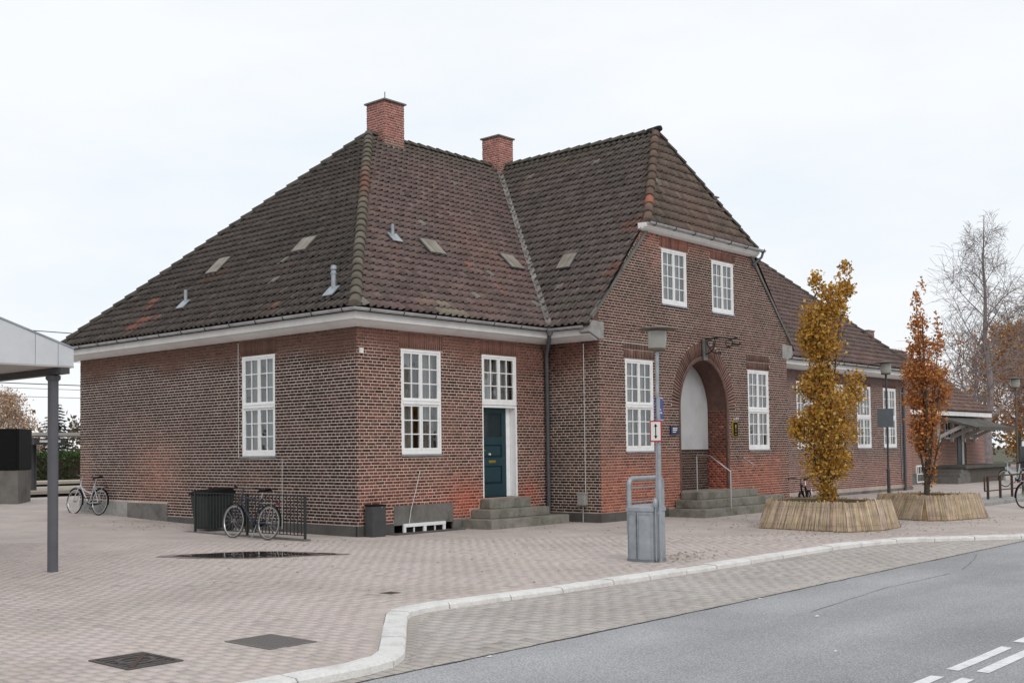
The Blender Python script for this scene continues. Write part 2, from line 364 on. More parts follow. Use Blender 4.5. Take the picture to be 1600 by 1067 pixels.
# earth to the horizon, then road, lay-by and pavement each a sheet above it
sheet('ground', [-900, -300, -100, 0, 100, 300, 900], [-900, -300, -100, 0, 100, 300, 900], lambda x, y: -0.60, M['earth'])
road = sheet('road', [-60, -20, 0, 20, 60, 120], [-40, -25, -10.40], lambda x, y: RZ, M['asphalt'])
layby = sheet('layby', [-10.5, -5, 0, 5, 11], [-10.397, -9, -7.6], lambda x, y: RZ-0.0045, M['lay_far'])
# pavement base: strips from the kerb line northwards
mb = MB(); xs = [p[0] for p in KP]
pts = [(x, y) for x, y in KP]
ysN = [-7.0, -4, -1, 0, 1.5, 3, 4.5, 6, 7.5, 9, 10.5, 12, 14, 15.5, 17.2]
base = []
for (x, y) in pts:
    row = [(x, y, GZ-0.0045)]
    for yy in ysN[:]:
        yv = max(yy, y+0.02*(ysN.index(yy)+1)); row.append((x, yv, gz(x, yv)-0.0045))
    base.append(row)
vsx = [q for row in base for q in row]; n = len(base[0])
mb.add(vsx, [(i*n+j, (i+1)*n+j, (i+1)*n+j+1, i*n+j+1) for i in range(len(base)-1) for j in range(n-1)])
mb.box((-60, -9.93, -0.6), (-16, 17.2, GZ-0.004))
pavement = mb.build('pavement', M['pave_far']); pavement['kind'] = 'structure'

# paving bricks, laid with their long joints away from the road
def paver_field(rect, inside, zf, base_col, near, seed, skip=None, W=0.112, Ln=0.218):
    r = np.random.default_rng(seed)
    x0, y0, x1, y1 = rect; V = []; C = []; D = []
    nx = int((x1-x0)/W)
    for i in range(nx):
        x = x0+i*W; off = Ln*(0.5*(i % 2)+0.10*r.normal())
        ny = int((y1-y0)/Ln)+1
        for j in range(ny):
            y = y0+j*Ln+off; cx, cy = x+W/2, y+Ln/2
            dx, dy = cx-CAM[0], cy-CAM[1]; dep = dx*fw.x+dy*fw.y
            lat = dx*rt.x+dy*rt.y
            if dep < 6 or dep > near: continue
            px = 746+1761*lat/dep
            if px < -90 or px > 1690: continue
            if not (inside(x, y) and inside(x+W, y) and inside(x, y+Ln) and inside(x+W, y+Ln)): continue
            if skip and skip(cx, cy): continue
            g = 0.0050; gy = 0.0010; z = zf(cx, cy)
            dz = r.normal(0, 0.0007, 4)
            t = 0.0016*min(1, max(0.25, (22-dep)/12))
            xa, xb, ya, yb = x+g, x+W-g, y+gy, y+Ln-gy; e = 0.0022
            top = [(xa+e, ya+e), (xb-e, ya+e), (xb-e, yb-e), (xa+e, yb-e)]; bot = [(xa, ya), (xb, ya), (xb, yb), (xa, yb)]
            V.append([(p[0], p[1], z+0.001+dz[k]*(t/0.0016)) for k, p in enumerate(top)]+[(p[0], p[1], z-0.007) for p in bot])
            nv = fbm((cx, cy, 0.3), 0.35, 4)
            v = 1+0.016*r.normal()+0.05*nv
            bc = base_col
            if W < 0.12:
                t = 0.55*sm(2.6-abs(cx), 0.3, 2.4)*sm(cy, -1.0, 2.0)+0.35*sm(1.2-abs(cy+0.6), 0, 1.1)*sm(cx, 0, 1)
                bc = mixc(base_col, s2l((176, 160, 138)), min(0.7, max(0, t*(0.7+0.8*nv))))
            c = bc*v*np.array([1+0.012*r.normal(), 1, 1+0.012*r.normal()])
            if r.random() < 0.03: c = c*(0.80+0.1*r.random())
            if r.random() < 0.004: dz = dz-0.004
            C.append(np.clip(c, 0.02, 0.8)); D.append(dep)
    return np.array(V), np.array(C), np.array(D)
PF = [(0, 1, 2, 3), (0, 4, 5, 1), (1, 5, 6, 2), (2, 6, 7, 3), (3, 7, 4, 0)]
PUD = [(-4.60, -0.62), (-4.42, -1.35), (-4.0, -1.95), (-3.55, -2.22), (-3.15, -2.42), (-2.75, -2.62), (-2.74, -2.38), (-2.92, -1.9), (-3.02, -1.40), (-3.35, -1.02), (-3.95, -0.72)]
MAN = [(-10.02, -8.55, 0.43, 0.54), (-8.76, -8.67, 0.47, 0.62)]         # cover and grating, centre and size
def skip_pav(x, y):
    for (mx_, my_, w, h) in MAN:
        if abs(x-mx_) < w/2+0.07 and abs(y-my_) < h/2+0.11: return True
    return False
def in_pav(x, y):
    if y < kerb_y(x)+0.005: return False
    if x > -0.03 and y > -0.03: return False
    if 6.0 < x < 15.25 and y > -1.57: return False
    if -1.25 < x < 0 and 0.1 < y < 3.85: return False
    return True
V, C, D = paver_field((-15, -10.3, 15, 12), in_pav, gz, PAV_C, 21.5, 3, skip_pav)
o = np.argsort(D); first = o[:300]; rest = o[300:]
for i in first:
    link('paving_brick', quads_mesh('paving_brick', V[i:i+1], PF, C[i:i+1]), M['paver'], pavement)
po = link('paving_bricks', quads_mesh('paving_bricks', V[rest], PF, C[rest]), M['paver'], pavement); po['kind'] = 'stuff'
def kerb_dist(x, y):
    best = 9
    for (xa, ya), (xb, yb) in zip(KP[2:12], KP[3:13]):
        t = max(0, min(1, ((x-xa)*(xb-xa)+(y-ya)*(yb-ya))/((xb-xa)**2+(yb-ya)**2)))
        best = min(best, math.hypot(x-xa-t*(xb-xa), y-ya-t*(yb-ya)))
    return best
def in_lay(x, y):
    if not (-10.36 < y < kerb_y(x)-0.26) or x < -8.7: return False
    return x > -5 or kerb_dist(x, y) > 0.255
V, C, D = paver_field((-9.5, -10.40, 9, -7.6), in_lay, lambda x, y: RZ, LAY_C, 21.5, 5, None, 0.142, 0.212)
o = np.argsort(D); first = o[:300]; rest = o[300:]
for i in first: link('paving_brick', quads_mesh('paving_brick', V[i:i+1], PF, C[i:i+1]), M['paver'], layby)
po = link('paving_bricks', quads_mesh('paving_bricks', V[rest], PF, C[rest]), M['paver'], layby); po['kind'] = 'stuff'

# kerb: single granite stones
kerb = empty('kerb', (0, 0, 0)); kerb['kind'] = 'structure'
kp = resample(KP, 0.1)
kn = []
for i, p in enumerate(kp):
    d = (kp[min(i+1, len(kp)-1)]-kp[max(i-1, 0)]).normalized(); kn.append(Vector((d.y, -d.x, 0)))      # towards the road
for _ in range(3): kn = [(kn[max(i-1, 0)]+kn[i]+kn[min(i+1, len(kn)-1)]).normalized() for i in range(len(kn))]
i = 0; lens = []
while i < len(kp)-2:
    near = kp[i].x < 12
    k = rng.integers(8, 11) if near else 10
    j = min(i+k, len(kp)-1)
    if near or i % 1 == 0:
        seg = kp[i:j+1]; sn = kn[i:j+1]; mb = MB(); dz = rng.normal(0, 0.006)
        prof = [(0.0, -0.25), (0.0, -0.010), (0.010, 0.004), (0.200, 0.0), (0.225, -0.020), (0.245, -0.30)]
        rings = []
        for q, (p, nn) in enumerate(zip(seg, sn)):
            sh = 0.009 if q == 0 else (-0.009 if q == len(seg)-1 else 0)
            dd = (seg[min(q+1, len(seg)-1)]-seg[max(q-1, 0)]).normalized()*sh
            rings += [(p.x+nn.x*u+dd.x, p.y+nn.y*u+dd.y, GZ+0.006+z+dz+0.003*fbm((p.x, p.y, u), 3)) for (u, z) in prof]
        m_ = len(prof); fs = [(a*m_+b, a*m_+b+1, (a+1)*m_+b+1, (a+1)*m_+b) for a in range(len(seg)-1) for b in range(m_-1)]
        fs += [tuple(range(m_)), tuple(reversed([(len(seg)-1)*m_+b for b in range(m_)]))]
        mb.add(rings, [tuple(reversed(f)) for f in fs]); mb.build('kerb_stone', M['granite'], kerb, smooth=True)
    i = j
    if kp[i].x > 40: break

# road markings: two dashed lines side by side
for row, (ya, yb, ph) in enumerate(((-13.675, -13.58, 0.0), (-13.88, -13.785, 0.05))):
    for k in range(-4, 22):
        x0 = -6.08+ph+1.59*k; mb = MB(); e = 0.012
        pts_ = [(x0+random.uniform(-e, e), ya, RZ+0.004), (x0+0.4, ya+random.uniform(-e, e)*0.5, RZ+0.004), (x0+1.28+random.uniform(-e, e), ya, RZ+0.004),
                (x0+1.28+random.uniform(-e, e), yb, RZ+0.004), (x0+0.7, yb+random.uniform(-e, e)*0.5, RZ+0.004), (x0+random.uniform(-e, e), yb, RZ+0.004)]
        mb.add(pts_, [tuple(range(6))]); mb.build('lane_marking', M['line_paint'], road)
# tar joint between lay-by and asphalt, and two cracks
def crack(pts_, w):
    mb = MB(); P = resample(pts_, 0.12); vs = []
    for i, p in enumerate(P):
        ww = w*(0.5+0.9*abs(fbm((p.x, p.y, 1.7), 1.3))); q = 0.012*fbm((p.x, p.y, 8), 2.5)
        vs += [(p.x, p.y+q-ww, RZ+0.0035), (p.x, p.y+q+ww, RZ+0.0035)]
    mb.add(vs, [(2*i, 2*i+2, 2*i+3, 2*i+1) for i in range(len(P)-1)]); return mb
M['seam'] = mat('seam', (0.17, 0.17, 0.17), 0.85, 0.3, 10)
M['tar'] = mat('tar', (0.05, 0.048, 0.048), 0.8, 0.3, 10)
crack([(-9.3, -10.40), (-4, -10.44), (1, -10.41), (7.6, -10.43)], 0.018).build('tar_joint', M['tar'], road)
crack([(-3.9, -11.4), (-1.5, -11.2), (0.6, -11.25)], 0.006).build('crack', M['seam'], road)
crack([(1.2, -11.2), (2.5, -10.9), (3.6, -10.6)], 0.007).build('crack', M['seam'], road)

# puddle
def water_mat():
    m, nt, b = new_mat('puddle_water'); b.inputs['Base Color'].default_value = (0.035, 0.027, 0.022, 1); b.inputs['Roughness'].default_value = 0.02; b.inputs['IOR'].default_value = 1.33; b.inputs['Specular IOR Level'].default_value = 0.5
    return m
M['water'] = water_mat()
def smooth_loop(P, n=6):
    out = []; m = len(P)
    for i in range(m):
        p0, p1, p2, p3 = [np.array(P[(i+k-1) % m]) for k in range(4)]
        for j in range(n):
            t = j/n; out.append(0.5*((2*p1)+(-p0+p2)*t+(2*p0-5*p1+4*p2-p3)*t*t+(-p0+3*p1-3*p2+p3)*t**3))
    return out
lp = smooth_loop(PUD); mb = MB()
lp = [p+np.array([0.05*fbm((p[0], p[1], 3), 4), 0.05*fbm((p[0], p[1], 9), 4)]) for p in lp]
mb.add([(p[0], p[1], GZ+0.0085) for p in lp], [tuple(range(len(lp)))])
pud = mb.build('puddle', M['water']); pud['kind'] = 'structure'
M['damp'] = mat('damp', tuple(PAV_C*0.42), 0.45, 0.25, 12, spec=0.5)
mb = MB(); outer = [np.array([-3.45, -1.65])+(p-np.array([-3.45, -1.65]))*(1.16+0.12*fbm((p[0], p[1], 5), 3)) for p in lp]
mb.add([(p[0], p[1], GZ+0.0070) for p in outer], [tuple(range(len(outer)))])
mb.build('damp_edge', M['damp'], pud)

# ================================================================== the station building
H = 3.96; CH = H/60; W_ = 10.917; XR = 6.03; PJ = 1.5373; GL = 9.18; XG = XR+GL; XE = 27.8
WW, WH, ZS = 1.1935, 2.1923, 1.3973
RIDGE, EAVE_Z, OV = 10.0, 4.30, 0.42
YR = W_/2; GCX = XR+GL/2
KF = (RIDGE-EAVE_Z)/(YR+OV); KL = (RIDGE-EAVE_Z)/(5.35+OV); KW = (RIDGE-EAVE_Z)/(GCX-(XR-OV))
HE_Y, HE_Z, HA_Y = -PJ-0.12, 6.95, -0.2; KH = (RIDGE-HE_Z)/(HA_Y-HE_Y)
station = empty('station_building', (0, 0, 0))
tag(station, 'old red brick station building with dark tiled hipped roof and white framed windows', 'building')

B_V, B_C, B_S, B_W = [], [], [], []          # every brick: corners, colour, size on the picture, wall
def add_brick(wall, P8, c):
    B_V.append(P8); B_C.append(c); B_W.append(wall)
    ctr = (P8[0]+P8[2])/2; d = ctr-CAM; a = P8[1]-P8[0]; b = P8[3]-P8[0]
    dep = d[0]*fw.x+d[1]*fw.y; x = 746+1761*(d[0]*rt.x+d[1]*rt.y)/max(dep, 1)
    B_S.append(abs(np.dot(np.cross(a, b), d))/np.linalg.norm(d)**3 if 0 < x < 1600 else 0)
BF = [(0, 3, 2, 1), (0, 1, 5, 4), (1, 2, 6, 5), (2, 3, 7, 6), (3, 0, 4, 7)]
def brick8(O, U, N, u0, u1, z0, z1, pr, r, tw=0.0012):
    q = r.normal(0, tw, 4); f = [(u0, z0), (u1, z0), (u1, z1), (u0, z1)]
    P = [O+U*u+np.array([0, 0, z])+N*(pr+q[k]) for k, (u, z) in enumerate(f)]
    e = 0.0015
    P += [O+U*u+np.array([0, 0, z])-N*0.012 for (u, z) in f]
    return np.array(P)
def subtract(iv, holes):
    for h0, h1 in holes:
        out = []
        for a, b in iv:
            if h1 <= a or h0 >= b: out.append((a, b)); continue
            if a < h0: out.append((a, h0))
            if h1 < b: out.append((h1, b))
        iv = out
    return iv

class Wall:
    def __init__(s, O, U, N, length, top=None, z0=0.0, colf=None, mortf=None, seed=1):
        s.O = np.array(O, float); s.U = np.array(U, float); s.N = np.array(N, float); s.len = length
        s.top = top or (lambda u: H); s.z0 = z0; s.holes = []; s.colf = colf; s.mortf = mortf; s.rng = np.random.default_rng(seed); s.obj = None
        s.breaks = [0, length]
    def P(s, u, z, n=0.0): return s.O+s.U*u+np.array([0, 0, z])+s.N*n
    def rect(s, u0, u1, z0, z1):
        s.holes.append((u0, u1, lambda u: z0, lambda u: z1, lambda za, zb: (u0, u1) if (zb > z0+0.01 and za < z1-0.01) else None)); s.breaks += [u0, u1]
    def arch(s, c, a, b, zs, z0, ra, rb):
        f = lambda u: zs+b*math.sqrt(max(0, 1-((u-c)/a)**2))
        def br(za, zb):
            zm = (za+zb)/2
            if zb < z0: return None
            if zm < zs: return (c-a, c+a)
            k = 1-((zm-zs)/rb)**2
            return (c-ra*math.sqrt(k), c+ra*math.sqrt(k)) if k > 0 else None
        s.holes.append((c-a, c+a, lambda u: z0, f, br)); s.breaks += [c-a*math.cos(PI*k/24) for k in range(25)]
    def backing(s, name):
        """mortar bed behind the bricks, with the openings left out"""
        bs = sorted(set(round(b, 4) for b in s.breaks if 0 <= b <= s.len)); mb = MB()
        us = [bs[0]]
        for b in bs[1:]:
            k = max(1, int((b-us[-1])/0.3)); u0 = us[-1]
            for j in range(1, k+1): us.append(u0+(b-u0)*j/k)
        for u0, u1 in zip(us[:-1], us[1:]):
            um = (u0+u1)/2; iv = [((s.zb(u0), s.zb(u1)), (s.top(u0), s.top(u1)))]
            hs = sorted([h for h in s.holes if h[0] <= um <= h[1]], key=lambda h: h[2](um))
            for h in hs:
                lo, hi = iv.pop()
                iv.append((lo, (h[2](u0), h[2](u1)))); iv.append(((h[3](u0), h[3](u1)), hi))
            for (lo, hi) in iv:
                k = max(1, int((max(hi)-min(lo))/0.25))
                for j in range(k):
                    t0, t1 = j/k, (j+1)/k
                    q = [(u0, lo[0]+(hi[0]-lo[0])*t0), (u1, lo[1]+(hi[1]-lo[1])*t0), (u1, lo[1]+(hi[1]-lo[1])*t1), (u0, lo[0]+(hi[0]-lo[0])*t1)]
                    b0 = len(mb.v)
                    for (u, z) in q: mb.v.append(tuple(s.P(u, z))); mb.c.append(tuple(s.mortf(u, z)))
                    mb.has = True; fl = (b0, b0+1, b0+2, b0+3)
                    if np.dot(np.cross(s.U, (0, 0, 1)), s.N) < 0: fl = fl[::-1]
                    mb.f.append(fl)
        s.obj = mb.build(name, M['mortar'], station); return s.obj
    def zb(s, u): return -0.30
    def lay(s, skip=()):
        r = s.rng; zt = max(s.top(u) for u in np.linspace(0, s.len, 60)); nc = int((zt-s.z0)/CH)
        for i in range(nc):
            za = s.z0+i*CH+0.0105; zb = s.z0+(i+1)*CH-0.0105
            us = np.linspace(0, s.len, 200); ok = [u for u in us if s.top(u) >= zb-0.002]
            if not ok: continue
            hol = [h[4](za, zb) for h in s.holes]+[(a, b) for (a, b, c, d) in skip if za < d-0.01 and zb > c+0.01]
            iv = subtract([(ok[0], ok[-1])], [h for h in hol if h])
            for a, b in iv:
                if i % 2 == 0: pitch, off = 0.24, 0.12*((i//2) % 2)
                else: pitch, off = 0.12, 0.06
                k = math.floor((a-off)/pitch)
                while off+k*pitch < b:
                    u0 = max(a, off+k*pitch+0.0095); u1 = min(b, off+(k+1)*pitch-0.0095); k += 1
                    if u1-u0 < 0.025: continue
                    j = r.normal(0, 0.0026, 3)
                    c = s.colf((u0+u1)/2, (za+zb)/2, r)
                    add_brick(s, brick8(s.O, s.U, s.N, u0+j[0]*0.6, u1+j[1]*0.6, za+j[2]*0.4, zb+j[2]*0.4, 0.0035+abs(r.normal(0, 0.001)), r), c)
    def soldiers(s, u0, u1, z0, z1, rows=1, mk=1.0):
        n = max(1, round((u1-u0)/0.0667)); w = (u1-u0)/n; hh = (z1-z0)/rows
        for q in range(rows):
            for k in range(n):
                c = s.colf(u0+(k+.5)*w, z0+(q+.5)*hh, s.rng)*mk
                add_brick(s, brick8(s.O, s.U, s.N, u0+k*w+0.008, u0+(k+1)*w-0.008, z0+q*hh+0.008, z0+(q+1)*hh-0.008, 0.0045, s.rng), c)

def sm(x, a, b):
    t = min(1, max(0, (x-a)/(b-a))); return t*t*(3-2*t)
def bump2(u, z, cu, cz, ru, rz): return math.exp(-((u-cu)/ru)**2-((z-cz)/rz)**2)
KB = 1.18            # photo tone to base colour under this sky
def tone(c): return s2l(c)*KB
def mixc(a, b, t): return a*(1-t)+b*t
def brick_col(base, dark, red, pd, ft, u, z, r, sd):
    c = mixc(base, dark, min(1, max(0, pd+0.55*fbm((u*0.9, z*1.4, sd), 0.9, 4)+0.32*r.normal())))
    c = mixc(c, red, min(1, ft*(0.75+0.35*r.random())))
    if r.random() < 0.035: c = c*r.choice([0.55, 1.5])
    return np.clip(c*(1+0.16*r.normal())*np.array([1.04, 1+0.04*r.normal(), 0.97+0.05*r.normal()]), 0.006, 0.6)
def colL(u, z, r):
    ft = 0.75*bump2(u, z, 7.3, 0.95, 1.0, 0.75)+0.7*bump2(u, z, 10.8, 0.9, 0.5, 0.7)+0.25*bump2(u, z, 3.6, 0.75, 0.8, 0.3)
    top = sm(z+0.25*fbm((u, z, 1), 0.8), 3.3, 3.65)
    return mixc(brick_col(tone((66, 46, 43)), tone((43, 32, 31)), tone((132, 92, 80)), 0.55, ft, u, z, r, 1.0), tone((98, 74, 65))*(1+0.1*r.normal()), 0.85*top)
def morL(u, z):
    v = 1+0.12*fbm((u, z, 4), 1.2)
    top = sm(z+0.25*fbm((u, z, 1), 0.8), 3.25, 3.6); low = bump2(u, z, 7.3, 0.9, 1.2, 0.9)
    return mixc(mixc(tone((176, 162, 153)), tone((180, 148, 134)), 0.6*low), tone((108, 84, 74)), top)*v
def colF(u, z, r):
    ft = 0.95*bump2(u, z, 3.2, 0.35, 0.75, 0.45)+0.9*bump2(u, z, 5.3, 0.35, 0.35, 0.4)+0.35*bump2(u, z, 1.0, 0.5, 1.2, 0.6)
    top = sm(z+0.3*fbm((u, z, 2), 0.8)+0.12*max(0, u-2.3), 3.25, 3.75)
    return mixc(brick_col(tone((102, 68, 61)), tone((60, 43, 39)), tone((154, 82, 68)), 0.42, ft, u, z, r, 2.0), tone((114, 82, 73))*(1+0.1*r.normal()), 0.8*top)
def morF(u, z):
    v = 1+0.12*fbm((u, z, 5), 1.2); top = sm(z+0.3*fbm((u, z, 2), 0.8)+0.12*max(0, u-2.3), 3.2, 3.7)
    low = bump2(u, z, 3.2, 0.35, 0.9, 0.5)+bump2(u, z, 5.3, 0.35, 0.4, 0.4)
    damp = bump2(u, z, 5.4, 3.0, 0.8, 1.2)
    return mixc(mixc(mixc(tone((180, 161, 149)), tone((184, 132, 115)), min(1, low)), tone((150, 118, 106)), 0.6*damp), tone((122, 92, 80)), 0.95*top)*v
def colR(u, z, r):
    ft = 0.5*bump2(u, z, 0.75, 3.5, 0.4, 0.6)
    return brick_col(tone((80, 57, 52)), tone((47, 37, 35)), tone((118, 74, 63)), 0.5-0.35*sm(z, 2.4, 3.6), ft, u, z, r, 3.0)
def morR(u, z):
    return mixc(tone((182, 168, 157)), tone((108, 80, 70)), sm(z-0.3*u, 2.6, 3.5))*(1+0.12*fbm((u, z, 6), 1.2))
def colG(u, z, r):
    e = 0.45*fbm((u*0.8, z, 3.3), 0.9)
    ft = (1-sm(z+e, 0.75, 1.7))*0.84*(1-sm(abs(u-0.2), 0, 0.25)*0*1)*(1-sm(u, 8.3, 9.0)*0.8)+0.4*bump2(u, z, 0.3, 2.0, 0.6, 1.2)+0.5*bump2(u, z, 2.4, 6.2, 0.4, 0.5)+0.55*bump2(u, z, 3.3, 6.6, 3, 0.25)
    return brick_col(tone((90, 63, 57)), tone((57, 43, 40)), tone((142, 88, 74)), 0.42, min(1, ft), u, z, r, 4.0)
def morG(u, z):
    e = 0.45*fbm((u*0.8, z, 3.3), 0.9); low = 0.8*(1-sm(z+e, 0.7, 1.7))*(1-sm(u, 8.2, 9.0)*0.8)
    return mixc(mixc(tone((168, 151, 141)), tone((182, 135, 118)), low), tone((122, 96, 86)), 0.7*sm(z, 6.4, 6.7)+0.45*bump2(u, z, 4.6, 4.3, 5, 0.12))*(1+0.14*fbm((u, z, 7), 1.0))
def colE(u, z, r):
    ft = 0.6*(1-sm(z, 0.6, 1.3))
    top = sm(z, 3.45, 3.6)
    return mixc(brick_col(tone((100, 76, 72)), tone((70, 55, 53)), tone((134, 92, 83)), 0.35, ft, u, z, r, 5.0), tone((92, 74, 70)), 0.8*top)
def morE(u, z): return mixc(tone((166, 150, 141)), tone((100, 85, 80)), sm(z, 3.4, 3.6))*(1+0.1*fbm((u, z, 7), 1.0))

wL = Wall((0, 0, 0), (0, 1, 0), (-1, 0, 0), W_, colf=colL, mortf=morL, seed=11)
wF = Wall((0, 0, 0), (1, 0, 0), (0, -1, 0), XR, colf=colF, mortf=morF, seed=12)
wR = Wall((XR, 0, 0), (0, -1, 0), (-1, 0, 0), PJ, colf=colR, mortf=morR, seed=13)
gtop = lambda u: min(6.74, RIDGE-KW*abs(u-GL/2)-0.07)
wG = Wall((XR, -PJ, 0), (1, 0, 0), (0, -1, 0), GL, top=gtop, colf=colG, mortf=morG, seed=14)
wG.breaks += [0.3*k for k in range(1, 30)]+[GL/2-(9.93-6.74)/KW, GL/2+(9.93-6.74)/KW]
wE = Wall((XG, 0, 0), (1, 0, 0), (0, -1, 0), XE-XG, colf=colE, mortf=morE, seed=15)

windows = []       # wall, u, z, w, h, cols per leaf, rows, lower rows
yL, xF, xG1, xG2 = 2.6232, 1.2123, 7.0625, 12.9075
windows += [(wL, yL, ZS, WW, WH, 3, 3), (wF, xF, ZS, WW, WH, 3, 3), (wG, xG1-XR, ZS, WW, WH, 3, 3), (wG, xG2-XR, ZS, WW, WH, 3, 3)]
for xx in (18.8875, 21.18, 23.4764, 25.7683): windows.append((wE, xx-XG, ZS, WW, WH, 3, 3))
windows += [(wG, 8.71-XR, 5.04, 1.17, 1.39, 4, 0), (wG, 11.105-XR, 5.03, 1.145, 1.385, 4, 0)]
for (w, u, z, ww, wh, r1, r2) in windows: w.rect(u, u+ww, z, z+wh)
DX0, DX1, DZ0, DZM, DZ1 = 3.71, 4.91, 0.40, 2.47, 3.605
wF.rect(DX0, DX1, DZ0, DZ1)
AC, AA, AB, AZ, RA, RB = GL/2, 1.16, 1.28, 2.45, 1.57, 1.74
wG.arch(AC, AA, AB, AZ, 0.37, RA, RB)
wF.holes.append((0.97, 2.72, lambda u: -0.29, lambda u: 0.34, lambda za, zb: (0.97, 2.72) if za < 0.33 else None)); wF.breaks += [0.97, 2.72]
wall_names = ['wall']*5
for w in (wL, wF, wR, wG, wE): w.backing('wall')
skL = [(6.78, 8.56, -0.3, 0.285), (8.56, W_, -0.3, 0.30)]
lintels = []
for (w, u, z, ww, wh, r1, r2) in windows:
    z1 = z+wh; zc = lambda h: (math.floor(h/CH+0.5))*CH
    if w is wG and z < 3: lintels.append((w, u-0.06, u+ww+0.06, z1+0.01, zc(z1+0.46), 2))
    elif w is wG: lintels.append((w, u-0.08, u+ww+0.08, z1+0.01, zc(z1+0.27), 1))
    else: lintels.append((w, u-0.06, u+ww+0.06, z1+0.01, H-0.03, 1))
lintels.append((wF, DX0-0.06, DX1+0.06, DZ1+0.01, H-0.03, 1))
for w in (wL, wF, wR, wG, wE):
    sk = [(a, b, c, d) for (q, a, b, c, d, n) in lintels if q is w]
    if w is wL: sk += skL
    if w is wF: sk += [(3.56, 5.02, -0.3, 0.40), (3.26, 5.4, -0.3, 0.17), (2.95, 5.8, -0.3, -0.02)]
    w.lay(sk)
for (q, a, b, c, d, n) in lintels: q.soldiers(a, b, c, d, n)
# arch ring of radial bricks and a rounded inner trim
for k in range(58):
    t0, t1 = PI*k/58+0.0065, PI*(k+1)/58-0.0065
    f = [(AA+0.085, AB+0.085, t0), (AA+0.085, AB+0.085, t1), (RA-0.01, RB-0.01, t1), (RA-0.01, RB-0.01, t0)]
    uz = [(AC-a*math.cos(t), AZ+b*math.sin(t)) for a, b, t in f]; uz = [uz[0], uz[3], uz[2], uz[1]]
    c = colG(uz[0][0], 3.2, wG.rng)*1.05
    add_brick(wG, np.array([wG.P(u, z, 0.007) for u, z in uz]+[wG.P(u, z, -0.012) for u, z in uz]), c)
# reveal of the arch: right and left jamb bricks and the dark back wall below the board
AD = 0.62
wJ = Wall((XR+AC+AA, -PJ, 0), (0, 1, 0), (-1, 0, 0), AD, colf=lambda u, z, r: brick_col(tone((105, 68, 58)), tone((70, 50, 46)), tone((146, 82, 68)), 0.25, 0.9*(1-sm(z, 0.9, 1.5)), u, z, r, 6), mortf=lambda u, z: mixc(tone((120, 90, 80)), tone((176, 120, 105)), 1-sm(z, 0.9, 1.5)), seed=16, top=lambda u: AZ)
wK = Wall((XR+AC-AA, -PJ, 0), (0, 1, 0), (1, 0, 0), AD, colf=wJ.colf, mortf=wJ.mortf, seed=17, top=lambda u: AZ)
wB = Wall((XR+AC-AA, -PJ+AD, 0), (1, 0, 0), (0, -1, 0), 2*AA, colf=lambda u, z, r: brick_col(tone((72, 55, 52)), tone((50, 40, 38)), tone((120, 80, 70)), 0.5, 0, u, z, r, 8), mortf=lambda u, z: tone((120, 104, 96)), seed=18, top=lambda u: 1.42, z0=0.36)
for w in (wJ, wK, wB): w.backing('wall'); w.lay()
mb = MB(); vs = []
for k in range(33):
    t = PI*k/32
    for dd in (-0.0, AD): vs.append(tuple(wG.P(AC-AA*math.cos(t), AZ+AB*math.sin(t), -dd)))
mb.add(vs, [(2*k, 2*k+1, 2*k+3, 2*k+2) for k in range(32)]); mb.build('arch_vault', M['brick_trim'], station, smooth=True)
mb = MB(); vs = []; NP = 40
path = [(AC-AA, 0.39+(AZ-0.39)*k/5) for k in range(5)]+[(AC-AA*math.cos(PI*k/NP), AZ+AB*math.sin(PI*k/NP)) for k in range(NP+1)]+[(AC+AA, AZ-(AZ-0.39)*k/5) for k in range(1, 6)]
for (u, z) in path:
    if z <= AZ: d = (1 if u < AC else -1, 0)
    else: d = ((AC-u)/AA**2, (AZ-z)/AB**2)
    L_ = math.hypot(*d); d = (d[0]/L_, d[1]/L_)
    for (o_, n_) in ((-0.075, 0.0), (-0.072, 0.012), (-0.02, 0.016), (0.012, 0.0), (0.016, -0.03), (0.0, -0.07)):
        vs.append(tuple(wG.P(u+d[0]*o_, z+d[1]*o_, n_)))
mb.add(vs, [(6*i+j, 6*i+j+1, 6*i+j+7, 6*i+j+6) for i in range(len(path)-1) for j in range(5)])
mb.build('arch_trim', M['brick_trim'], station, smooth=True)
mb = MB()
bp = [(AC-AA+0.02, 1.42), (AC+AA-0.02, 1.42)]+[(AC+(AA-0.02)*math.cos(PI*k/24), AZ+(AB-0.02)*math.sin(PI*k/24)) for k in range(25)]
mb.poly_prism([wG.P(u, z, -AD+0.03) for u, z in bp], wG.N*-0.04); mb.build('blanking_board', M['plaster'], station)
mb = MB(); mb.box((XR+AC-AA, -PJ+0.002, 0.20), (XR+AC+AA, -PJ+AD, 0.365)); mb.build('porch_floor', M['step'], station)

# plinth of dark concrete all round, paler blocks here and there
def plinth(w, u0, u1, z1, m, n=0.022, name='plinth', z0=-0.45):
    mb = MB(); mb.obox(w.P(u0, z0, -0.05), w.U*(u1-u0), np.array([0, 0, z1-z0]), w.N*(0.05+n)); return mb.build(name, m, station, bevel=0.008)
for a, b in ((0.0, 1.75), (1.76, 3.4), (3.41, 5.2), (5.21, 6.77)): plinth(wL, a, b, -0.012, M['dark_plinth'], 0.018+0.004*(int(a*3) % 2))
plinth(wL, 6.78, 8.55, 0.28, M['concrete'], 0.02); plinth(wL, 8.56, W_, 0.30, M['pale_concrete'], 0.024)
plinth(wF, -0.018, 0.965, -0.012, M['dark_plinth']); plinth(wF, 2.725, 6.0, -0.012, M['concrete'])
for a, b in ((0, 0.75), (0.755, 1.56)): plinth(wR, a, b, -0.012, M['dark_plinth'])
for a, b in ((-0.018, 0.5), (0.505, 1.6), (1.605, 2.8)): plinth(wG, a, b, -0.012, M['dark_plinth'])
